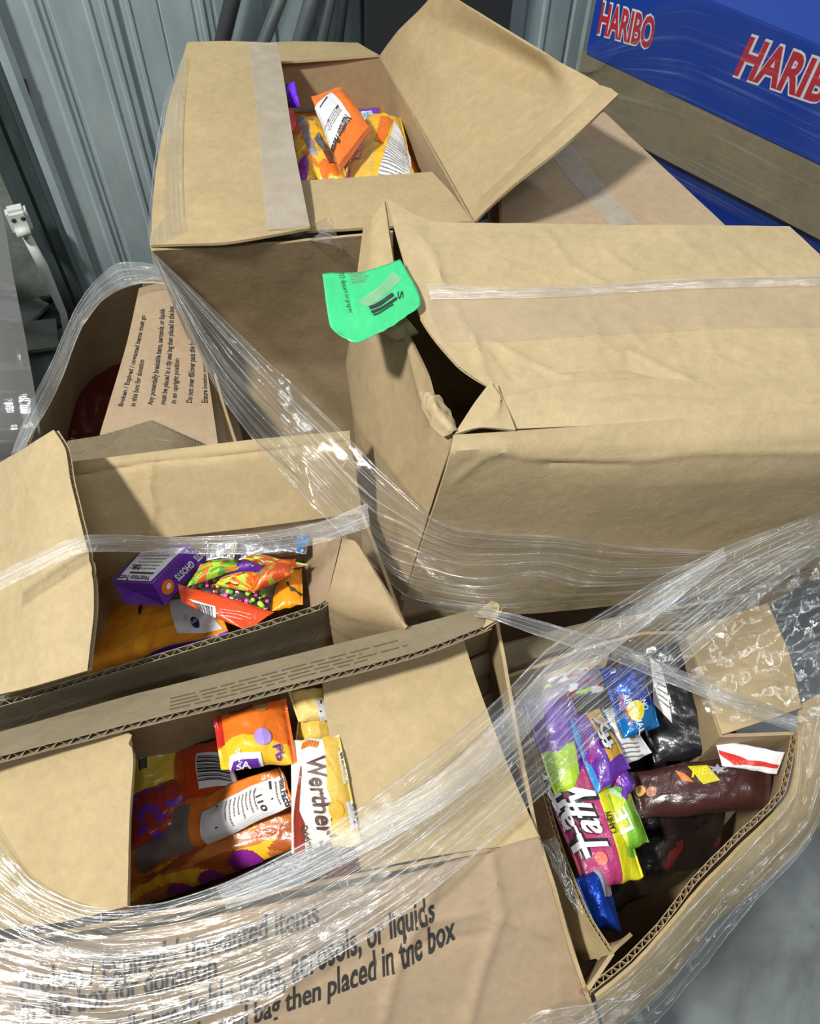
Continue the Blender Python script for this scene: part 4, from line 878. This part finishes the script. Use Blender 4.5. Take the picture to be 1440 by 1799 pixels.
s, t = bag('caramel_bag', 'second gold bag tucked between the pale and the cream caramel bags', 'bag', [(518, 1312, .66), (524, 1262, .66), (582, 1256, .66), (592, 1300, .66)], .012, GOLD, 119, .006)
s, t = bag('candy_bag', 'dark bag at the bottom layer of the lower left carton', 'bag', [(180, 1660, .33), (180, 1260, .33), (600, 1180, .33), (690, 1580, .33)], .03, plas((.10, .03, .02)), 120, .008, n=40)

# -- H: open carton lower right
t = thing('open_carton', 'deep open carton at lower right holding taffy bags, wrapped in film', 'carton', P(1180, 1420, .14))
hl = [P(884, 1190, .60), P(910, 1240, .60), P(934, 1300, .60), P(958, 1400, .60), P(985, 1490, .60), P(1012, 1560, .60), P(1040, 1620, .60), P(1076, 1674, .60)]
hlb = [Vector((p.x - .03, p.y, .45)) for p in hl]; hlc = [Vector((p.x + .0, p.y, .15)) for p in hl]
panel('left_panel', [hl, hlb, hlc], KRAFT, t, .006, 60, 30, .002, 131, flute=['v0'], period=.012)
panel('left_flap', [[P(1076, 1672, .602), P(1085, 1662, .60), P(1108, 1640, .58)], [P(1010, 1640, .53), P(1030, 1670, .53), P(1060, 1690, .54)]], KRAFT2, t, .005, 16, 10, .001, 132)
hr = [P(1396, 1288, .60), P(1386, 1340, .60), P(1374, 1390, .60), P(1348, 1422, .60), P(1282, 1484, .60), P(1220, 1548, .60), P(1160, 1624, .60), P(1100, 1686, .60), P(1034, 1738, .60)]
hrc = [Vector((p.x + .035, p.y - .03, .15)) for p in hr]
panel('front_panel', [hr, [Vector((p.x + .018, p.y - .015, .45)) for p in hr], hrc], KRAFT2, t, .008, 90, 30, .002, 133, flute=['v0'], period=.013, smooth=False)
ho = [P(1480, 1200, .585), P(1462, 1340, .56), P(1448, 1430, .54), P(1400, 1490, .53), P(1320, 1560, .52), P(1250, 1620, .51), P(1190, 1700, .51), P(1130, 1760, .51), P(1060, 1820, .51)]
hi_ = [P(1400, 1240, .61)] + [V(p) + Vector((.006, -.005, .0)) for p in hr[1:]]
panel('outer_flap', [hi_, [a.lerp(b, .5) + Vector((0, 0, .012)) for a, b in zip(hi_, ho)], ho], KRAFT, t, .005, 60, 20, .003, 134)
hb = [P(1040, 1135, .60), P(1130, 1112, .60), P(1205, 1110, .60), P(1236, 1200, .60), P(1266, 1292, .60), P(1396, 1288, .60)]
panel('back_panel', [hb, [Vector((p.x, p.y, .15)) for p in hb]], KRAFT2, t, .005, 60, 20, .001, 135, smooth=False)
panel('back_flap', [[P(1205, 1110, .602), P(1236, 1200, .602), P(1268, 1292, .602)], [P(1275, 1085, .625), P(1310, 1180, .625), P(1335, 1270, .62)], [P(1348, 1060, .63), P(1385, 1150, .63), P(1405, 1245, .62)]], KRAFT, t, .005, 40, 30, .004, 136)
wall('side_panel', [P(884, 1190, .60), P(1040, 1135, .60)], .15, KRAFT2, t, 137)
panel('bottom_panel', [[hlc[0], hlc[-1]], [Vector((hb[4 - 4].x, hb[0].y, .15)) if 0 else Vector((P(1205, 1110, .60).x, P(1205, 1110, .60).y, .15)), hrc[-1]], [hrc[0], hrc[5]]], KRAFT2, t, .004, 10, 10, 0, 139)
wall('side_panel', [P(1034, 1738, .60), P(1076, 1674, .598)], .15, KRAFT2, t, 138)

# contents of H
tm = plas((.42, .04, .15)); 
s, t = bag('taffy_bag', 'magenta taffy bag with big white letters outlined black, lower right carton', 'bag', [(1028, 1568, .545), (925, 1310, .56), (1058, 1322, .54), (1130, 1540, .52)], .022, tm, 141, .003, n=90,
           zones=[(plas((.75, .72, .02)), lambda u, v: v > .60 and u < .72), (plas((.25, .55, .04)), lambda u, v: v > .78 and .15 < u < .62)])
def biglet(s, t, st, a, b, up, sh=0):
    text(s, st, a, b, up, BLACK, t, 'letter_outline', .0030, .075); text(s, st, a, b, up, WINK, t, 'printed_lettering', .0040, .02)
biglet(s, t, 'Taffy', (1068, 1500), (1018, 1376), (-36, 12)); biglet(s, t, 'Laffy', (1030, 1492), (972, 1352), (-32, 12))
biglet(s, t, 'Laffy', (1036, 1440), (990, 1330), (36, -8)) if 0 else None
text(s, 'JOKES ON', (996, 1468), (972, 1412), (-7, 3), WINK, t, off=.004, bold=.01); text(s, 'EVERY', (1004, 1462), (984, 1416), (-6, 3), WINK, t, off=.004, bold=.01)
text(s, 'CANDY', (1076, 1464), (1064, 1426), (-9, 3), BLACK, t, off=.004, bold=.02)
star(s, oval(1014, 1522, 11, 22, -15), plas((.80, .16, .10)), 'watermelon_drawing', t, .0025); star(s, oval(1054, 1508, 9, 12, -15), plas((.80, .16, .10)), 'watermelon_drawing', t, .0025)
s, t = bag('taffy_bag', 'lime and yellow taffy bag bulging right of the magenta bag', 'bag', [(1072, 1512, .53), (1035, 1388, .54), (1100, 1375, .53), (1140, 1480, .52)], .024, plas((.55, .62, .03)), 142, .004, n=60, zones=[(plas((.22, .52, .04)), lambda u, v: (u - .45) ** 2 + (v - .75) ** 2 < .07 or u < .28 and v > .4)])
text(s, 'LE', (1108, 1458), (1092, 1420), (-18, 7), WINK, t, off=.003, bold=.03); star(s, [(1052, 1380), (1084, 1375), (1092, 1410), (1075, 1395)], plas((.45, .65, .35)), 'leaf_drawing', t, .002)
s, t = bag('taffy_bag', 'violet taffy bag with lime corner under the film, lower right carton', 'bag', [(975, 1400, .565), (918, 1235, .57), (1000, 1215, .56), (1045, 1370, .55)], .020, plas((.16, .05, .45)), 143, .004, n=60,
           zones=[(plas((.50, .80, .04)), lambda u, v: u < .42 and v < .60 + .2 * u), (CYAN, lambda u, v: u < .5 and v > .78)])
s, t = bag('taffy_bag', 'violet and yellow taffy bag with grape drawing, centre of lower right carton', 'bag', [(1048, 1395, .57), (995, 1262, .575), (1052, 1245, .575), (1108, 1350, .565)], .016, plas((.13, .03, .38)), 144, .004, n=60, zones=[(plas((.72, .42, .05)), lambda u, v: v > .50 and u > .25), (CYAN, lambda u, v: v < .12)])
for gx, gy in ((1028, 1300), (1036, 1304), (1044, 1310), (1032, 1312), (1040, 1318), (1036, 1326), (1046, 1326), (1042, 1334)): star(s, oval(gx, gy, 5.5, 6), INKP, 'grape_drawing', t, .0022, 3, 2)
biglet(s, t, 'ffy', (1078, 1310), (1052, 1256), (-20, 9))
s, t = bag('taffy_bag', 'violet taffy end with second grape drawing beside the lime bag', 'bag', [(1098, 1412, .55), (1050, 1340, .56), (1085, 1330, .56), (1115, 1375, .55)], .010, plas((.13, .03, .38)), 145, .003, n=40)
star(s, oval(1078, 1366, 10, 18, -28), INKP, 'grape_drawing', t, .002); star(s, oval(1086, 1386, 7, 6), GREEN, 'leaf_drawing', t, .003)
s, t = bag('candy_bag', 'pale blue bag end with white barcode label, lower right carton', 'bag', [(1082, 1352, .54), (1052, 1250, .55), (1088, 1238, .55), (1145, 1322, .54)], .008, WHITE, 146, .003, n=40, zones=[(CYAN, lambda u, v: u > .0 and v < .22)])
bars(s, [(1078, 1262), (1098, 1256), (1116, 1296), (1092, 1302)], INKF, t, 14, 8, off=.002); lines(s, [(1092, 1308), (1125, 1300), (1132, 1330), (1098, 1336)], INKF, t, 4, 8, off=.002)
s, t = bag('cookie_bag', 'metallic blue snack bag with yellow circle reading no artificial sweeteners', 'bag', [(1096, 1298, .585), (1052, 1176, .59), (1128, 1166, .59), (1158, 1276, .575)], .018, BLUE, 147, .006, n=60, zones=[(plas((.02, .25, .75), .2, .5), lambda u, v: u < .3)])
star(s, oval(1116, 1250, 13, 17, -20), plas((.85, .75, .03)), 'yellow_circle', t, .002)
text(s, 'ARTIFICIAL', (1094, 1224), (1124, 1284), (8, -3), WINK, t, off=.0034, bold=.02); text(s, 'NO', (1120, 1236), (1128, 1250), (9, -3), WINK, t, off=.0034, bold=.02)
text(s, 'Sweeteners', (1088, 1226), (1112, 1280), (7, -2), HRED, t, off=.0034, bold=.02)
s, t = bag('snack_bag', 'black shiny bag in the rear corner of the lower right carton', 'bag', [(1150, 1345, .50), (1080, 1120, .54), (1210, 1112, .565), (1305, 1312, .52)], .02, BLACK, 148, .008, n=40)
star(s, [(1140, 1150), (1158, 1165), (1180, 1270), (1150, 1240)], WHITE, 'white_panel', t, .002); lines(s, [(1148, 1175), (1165, 1180), (1176, 1250), (1158, 1235)], INKF, t, 6, 3, off=.003)
s, t = bag('chocolate_bag', 'dark brown bag with white band and red stripe, right in lower right carton', 'bag', [(1118, 1440, .50), (1104, 1356, .51), (1360, 1318, .54), (1350, 1420, .52)], .024, BROWN, 149, .006, n=70)
text(s, 'HE', (1212, 1368), (1238, 1362), (3, -14), plas((.85, .65, .02)), t, 'printed_lettering', .003, .04)
star(s, [(1206, 1350), (1240, 1346), (1262, 1372), (1232, 1380)], plas((.60, .55, .02)), 'yellow_emblem', t, .0018); star(s, [(1186, 1356), (1200, 1362), (1216, 1376), (1196, 1374)], ORANGE, 'leaf_drawing', t, .002)
fl = [(1258 + (20 if k % 2 else 8) * math.cos(k * math.pi / 6), 1352 + (9 if k % 2 else 4) * math.sin(k * math.pi / 6)) for k in range(12)]
star(s, fl, GREY, 'flower_drawing', t, .0022)
star(s, oval(1128, 1386, 9, 10), plas((.70, .42, .12)), 'nut_drawing', t, .002); star(s, oval(1146, 1390, 9, 10), plas((.45, .18, .12)), 'nut_drawing', t, .002)
s, t = bag('folded_bag', 'white folded bag top with a red stripe above the brown bag', 'bag', [(1268, 1346, .565), (1254, 1298, .565), (1378, 1322, .58), (1364, 1360, .565)], .005, WHITE, 150, .004, n=40)
star(s, [(1256, 1316), (1290, 1336), (1330, 1338), (1368, 1342), (1366, 1348), (1328, 1346), (1288, 1344), (1258, 1324)], RED, 'red_stripe', t, .002)
s, t = bag('cookie_bag', 'crumpled metallic blue bag at the front corner of the lower right carton', 'bag', [(1044, 1630, .54), (1010, 1545, .56), (1062, 1518, .54), (1092, 1640, .52)], .014, BLUE, 151, .006, n=50, zones=[(GREY, lambda u, v: v > .55 and u > .55)])
s, t = bag('candy_bag', 'bag at the bottom of the lower right carton, coloured near black for shade', 'bag', [(1040, 1625, .38), (1010, 1250, .40), (1300, 1290, .40), (1262, 1500, .38)], .03, plas((.014, .008, .008)), 152, .008, n=40, zones=[(plas((.10, .01, .01)), nz(21, .33))])  # near-black colour puts the carton's inner shade into this bag
s, t = bag('candy_bag', 'violet and silver bag under the crossing film, top of lower right carton', 'bag', [(940, 1240, .575), (965, 1190, .575), (1062, 1166, .575), (1060, 1215, .575)], .012, plas((.22, .18, .30)), 153, .006, n=40, zones=[(DRED, nz(31, .25)), (LIME, nz(33, .35)), (WHITE, nz(35, .3))])

# ------------------------------------------------------------------ stretch film
CREASE_GLINT = film_mat('crease_glint', .12, .45, 25, 25, .3, 2.5, 60)  # rolled creases and sparkles, with highlights put into their pale colour
def creases(s, n, seed, parent, rad=.0006, minl=.12, maxl=.6, wob=.02, sparkles=0):
    """fine rolled creases and glints put in as pale strands running along a sheet of film, one mesh"""
    rnd = random.Random(seed); vs = []; fs = []; uvs = []
    def line(pts, r):
        b = len(vs)
        for k, p in enumerate(pts):
            a = (pts[min(k + 1, len(pts) - 1)] - pts[max(k - 1, 0)]).normalized()
            q = a.cross((CAM - p).normalized()).normalized(); w = a.cross(q)
            rr = r * math.sin(math.pi * (k + .35) / (len(pts) - .3))
            for x, y in ((1, 0), (-.5, .8), (-.5, -.8)): vs.append(p + q * x * rr + w * y * rr); uvs.append((p.x, p.y))
        for k in range(len(pts) - 1):
            for m_ in range(3):
                fs.append((b + 3 * k + m_, b + 3 * k + (m_ + 1) % 3, b + 3 * k + 3 + (m_ + 1) % 3, b + 3 * k + 3 + m_))
    for i in range(n):
        v = rnd.uniform(.02, .98) if i > 1 else (.01, .985)[i]; u0 = rnd.uniform(-.1, .95); L_ = rnd.uniform(minl, maxl)
        if i < 2: u0 = 0; L_ = 1
        u1 = min(1, u0 + L_); u0 = max(0, u0); m = max(8, int((u1 - u0) * 80)); dv = rnd.uniform(-.12, .12) if i > 1 else 0
        line([s.pt(u0 + (u1 - u0) * k / (m - 1), min(.995, max(.005, v + dv * k / m + wob * noise.noise(Vector((k * .15, v * 9, seed))))), .0012) for k in range(m)], rad * rnd.uniform(.4, 1.5) * (1.4 if i < 2 else 1))
    for i in range(sparkles):
        u = rnd.uniform(.03, .97); v = rnd.uniform(.08, .92); q0_ = s.pt(u, v)
        ku = .004 / max(1e-4, (s.pt(min(1, u + .02), v) - s.pt(max(0, u - .02), v)).length / .04); kv = .004 / max(1e-4, (s.pt(u, min(1, v + .04)) - s.pt(u, max(0, v - .04))).length / .08)
        a_ = rnd.uniform(0, 6.28); pts = []
        for k in range(rnd.choice((3, 3, 4, 5))):
            pts.append(s.pt(u, v, .0015)); u += math.cos(a_) * ku; v += math.sin(a_) * kv; a_ += rnd.gauss(0, .7)
        line(pts, rad * rnd.uniform(.7, 1.6))
    return mesh_obj('crease_glints', vs, fs, CREASE_GLINT, parent, uvs)
def film(name, label, rails, mat, nu=120, nv=40, amp=.004, seed=1, rollv=0, lift=.0, long=26, cat='stretch film', thick=False):
    g = loft(rails, nu, nv)
    s = Surf(g)
    for i in range(nu):
        for jn in range(nv):
            u = i / (nu - 1); v = jn / (nv - 1); p = g[i][jn]
            w = (1 - 2 * abs(noise.noise(Vector((u * 3.1, v * long * .55, seed))))) * .6 + noise.noise(Vector((u * 7, v * long, seed + 3))) * .5 + noise.noise(Vector((p.x * 60, p.y * 60, p.z * 60 + seed))) * .22
            g[i][jn] = p + s.n[i][jn] * (amp * w + lift)
    s = Surf(g)
    vs = [g[i][jn] for i in range(nu) for jn in range(nv)]
    uv = [(i / (nu - 1), jn / (nv - 1)) for i in range(nu) for jn in range(nv)]
    o = mesh_obj(name, vs, grid_faces(nu, nv, 0, s.flip < 0), mat, None, uv)
    tag(o, label, cat)
    n_, c_ = CR.get(seed, (8, 6))
    if n_: creases(s, n_, seed, o, sparkles=c_)
    return o
CR = {201: (46, 50), 202: (20, 30), 203: (75, 170), 204: (26, 100), 205: (10, 34), 206: (9, 20), 207: (5, 0), 208: (5, 30), 209: (18, 90), 210: (7, 90), 211: (10, 60), 212: (4, 40), 213: (4, 24), 214: (0, 0), 221: (0, 0)}
# raise a pixel point onto whatever is built there, a little in front of it
DG = bpy.context.evaluated_depsgraph_get(); DG.update()
def on(px, py, lift=.012, zmin=.35):
    d = ray(px, py).normalized()
    ok, loc, nn, ix, ob, mt = SC.ray_cast(DG, CAM, d)
    if not ok or loc.z < zmin: loc = P(px, py, zmin)
    return loc - d * lift
def orail(pts, lift=.012, zmin=.35): return [p if isinstance(p, Vector) else on(p[0], p[1], lift, zmin) if len(p) == 2 else P(*p) for p in pts]
film('stretch_film', 'broad band of clear film from the tall carton down to the big carton front',
     [orail([(266, 438, .865), (510, 671, .87), on(755, 903, .012), (860, 930), (980, 940), (1120, 956), (1265, 966)], .014),
      orail([(268, 448, .86), (400, 640, .84), (560, 790, .85), on(735, 970, .014), (860, 990), (980, 1000), (1120, 1005), (1240, 985)], .018),
      orail([(270, 458, .855), (392, 700, .80), (560, 902, .815), on(712, 1044, .018), (860, 1072), (980, 1062), (1120, 1050), (1220, 1010)], .022)], FILM, 200, 90, .0035, 201)
film('stretch_film', 'tight bright rope of film running right below the big carton',
     [orail([(706, 1040), (790, 1058), (870, 1072, .80), (960, 1096, .76), (1070, 1128, .72), (1200, 1180, .70), (1300, 1220, .68), (1400, 1262, .65)], .02),
      orail([(702, 1052), (788, 1074), (868, 1090, .80), (960, 1122, .76), (1070, 1160, .72), (1200, 1212, .70), (1300, 1252, .68), (1400, 1290, .65)], .02)], FILMR, 150, 20, .004, 202, long=12)
film('stretch_film', 'wide crumpled film band sweeping from right edge down across the nearest carton',
     [orail([(1470, 888, .84), (1360, 925, .84), (1265, 962, .83), (1150, 1020, .80), (1040, 1085, .78), (960, 1140, .77), (880, 1222, .76), (760, 1325, .75), (640, 1415, .745), (540, 1478, .74), (400, 1548, .735), (280, 1586, .73), (150, 1590, .73), (50, 1540, .73), (-30, 1440, .74)]),
      orail([(1470, 920, .83), (1380, 960, .82), (1290, 1010, .80), (1190, 1085, .78), (1085, 1165, .76), (1000, 1225, .76), (925, 1300, .755), (810, 1400, .75), (690, 1490, .745), (590, 1550, .735), (440, 1620, .73), (300, 1655, .72), (170, 1665, .72), (60, 1640, .72), (-30, 1600, .72)]),
      orail([(1480, 950, .82), (1400, 1000, .80), (1320, 1060, .78), (1220, 1150, .76), (1120, 1240, .75), (1040, 1310, .745), (960, 1390, .74), (860, 1480, .73), (740, 1580, .72), (640, 1650, .71), (500, 1730, .70), (340, 1790, .69), (200, 1830, .68), (80, 1830, .67), (-40, 1830, .67)])], FILM, 300, 110, .006, 203, long=34)
film('stretch_film', 'narrow roped film strand crossing the lower right carton diagonally',
     [orail([(1270, 962, .80), (1180, 1025, .79), (1060, 1105, .78), (960, 1175, .775), (870, 1270, .77), (760, 1370, .765), (620, 1450, .755), (500, 1512, .75), (380, 1560, .745)]),
      orail([(1275, 985, .80), (1190, 1055, .79), (1075, 1145, .78), (985, 1225, .775), (900, 1320, .77), (790, 1415, .765), (650, 1495, .755), (530, 1556, .75), (400, 1600, .745)])], FILMR, 180, 24, .006, 204, long=9)
film('stretch_film', 'clear film strip stretched over the middle left carton opening',
     [orail([(-30, 1020, .84), (60, 976, .87), (150, 940, .88), (300, 944, .80), (450, 938, .80), (560, 918, .80), (645, 884, .80)]),
      orail([(-30, 1052, .83), (70, 1004, .86), (152, 970, .87), (300, 972, .79), (450, 974, .79), (560, 955, .79), (650, 925, .79)])], FILMR, 120, 18, .003, 205, long=8)
film('stretch_film', 'folded film tube along the back rim of the dark left carton',
     [orail([(292, 470, .54), (240, 462, .55), (205, 464, .55), (165, 498, .55), (132, 545, .55), (90, 640, .55), (50, 720, .55), (20, 800, .55)]),
      orail([(295, 500, .54), (250, 498, .55), (212, 508, .55), (178, 530, .55), (146, 575, .55), (112, 660, .55), (75, 735, .55), (44, 790, .55)])], FILMR, 100, 20, .005, 206, long=8)
film('stretch_film', 'loose film bulging off the left side of the tall carton',
     [orail([(322, 100, .85), (292, 170, .85), (272, 290, .85), (262, 400, .85), (262, 436, .86)]),
      orail([(330, 100, .862), (320, 180, .865), (318, 300, .87), (322, 380, .87), (326, 405, .87)])], FILM, 80, 24, .003, 207, long=10)
film('stretch_film', 'bunched film over the front rim of the tall carton',
     [orail([(470, 402), (500, 400), (540, 398), (575, 378), (585, 395)], .01), orail([(470, 420), (505, 420), (545, 425), (580, 430), (600, 440)], .012)], FILMR, 50, 16, .004, 208, long=8)
film('stretch_film', 'film drooping along the outside of the lower right carton rim',
     [orail([(1440, 1195, .66), (1402, 1290, .64), (1392, 1390, .63), (1330, 1470, .62), (1240, 1560, .62), (1140, 1670, .62), (1060, 1745, .61), (960, 1800, .60)]),
      orail([(1475, 1280, .63), (1445, 1380, .60), (1415, 1450, .59), (1350, 1530, .58), (1270, 1610, .58), (1180, 1720, .57), (1110, 1790, .56), (1010, 1850, .55)]),
      orail([(1482, 1300, .60), (1452, 1400, .56), (1422, 1470, .55), (1360, 1545, .55), (1285, 1625, .55), (1198, 1740, .54), (1130, 1815, .54), (1035, 1870, .53)])], FILMC, 150, 36, .006, 209, long=14)
film('stretch_film', 'crinkled clear film sheet over the right side between the two right cartons',
     [orail([(1150, 1030, .76), (1280, 990, .76), (1380, 960, .76), (1480, 930, .76)]),
      orail([(1180, 1120, .72), (1290, 1100, .71), (1390, 1080, .71), (1490, 1060, .71)]),
      orail([(1210, 1190, .69), (1310, 1190, .68), (1400, 1180, .68), (1490, 1180, .68)]),
      orail([(1245, 1262, .66), (1320, 1270, .66), (1400, 1270, .65), (1490, 1250, .65)])], FILMC, 80, 80, .012, 210, long=12)
film('stretch_film', 'thin crumpled film covering the printed front flap of the nearest carton',
     [orail([(-40, 1600, .72), (150, 1640, .72), (350, 1640, .72), (520, 1580, .73), (700, 1500, .73)]),
      orail([(-60, 1720, .69), (130, 1740, .69), (330, 1720, .69), (500, 1680, .69), (640, 1620, .70)]),
      orail([(-80, 1850, .64), (100, 1850, .64), (260, 1850, .64), (380, 1820, .65), (470, 1770, .66)])], FILMC, 110, 60, .006, 211, long=16)
film('stretch_film', 'film gathered at the bottom right corner of the nearest carton',
     [orail([(900, 1800, .60), (960, 1770, .60), (1030, 1760, .60), (1110, 1740, .59)]), orail([(900, 1880, .56), (980, 1880, .56), (1060, 1870, .55), (1150, 1850, .54)])], FILMC, 40, 30, .008, 212, long=8)
film('stretch_film', 'scrap of film stuck between the two lower cartons',
     [orail([(945, 1480, .64), (965, 1500, .64), (985, 1540, .63), (1010, 1600, .62)]), orail([(975, 1470, .65), (990, 1500, .65), (1000, 1540, .64), (1030, 1610, .62)])], FILMC, 40, 20, .008, 213, long=6)
film('stretch_film', 'hazy film stretched over the blue and tan cases at rear right',
     [[P(1020, 88, .60) + nr * .02, A + dr * .3 + nr * .03 + Vector((0, 0, .26)), A + dr * 1.0 + nr * .03 + Vector((0, 0, .26))],
      [A + nr * .012 + Vector((0, 0, -.05)) - dr * .01, A + dr * .3 + nr * .015 + Vector((0, 0, -.02)), A + dr * 1.0 + nr * .02],
      [A + nr * .012 + Vector((0, 0, -.2)) - dr * .01, A + dr * .3 + nr * .015 + Vector((0, 0, -.22)), A + dr * 1.0 + nr * .02 + Vector((0, 0, -.22))]], FILMT, 90, 40, .002, 214, long=14)

# grey film wrapped load at the far left
t = thing('wrapped_load', 'grey load wrapped in cloudy film standing at the far left edge', 'load', P(-40, 800, 0))
GM = plain('grey_sack', (.12, .12, .115), .75, 0, .5, .1, 6)
zz = [(0.0, 18, 880), (.3, 70, 800), (.5, 62, 700), (.62, 45, 600), (.72, 22, 480), (.80, 5, 380), (.86, -20, 300)]
ring = []
for k, (z, px, py) in enumerate(zz):
    p = P(px, py, .30 + z * .45) if k else P(px, py, .12)
    ring.append([p, p + Vector((-.06, -.02, .02)), p + Vector((-.28, -.05, .03)), p + Vector((-.5, .02, .0))])
for r_ in ring: pass
gs = panel('load_body', [r_[::-1] for r_ in ring], GM, t, .01, 30, 40, .006, 220, scu=5)
film_o = film('stretch_film', 'cloudy film over the grey load at the far left edge', [[p + Vector((.012, -.02, .015)) for p in r_[::-1]] for r_ in ring], FILMT, 60, 80, .003, 221)
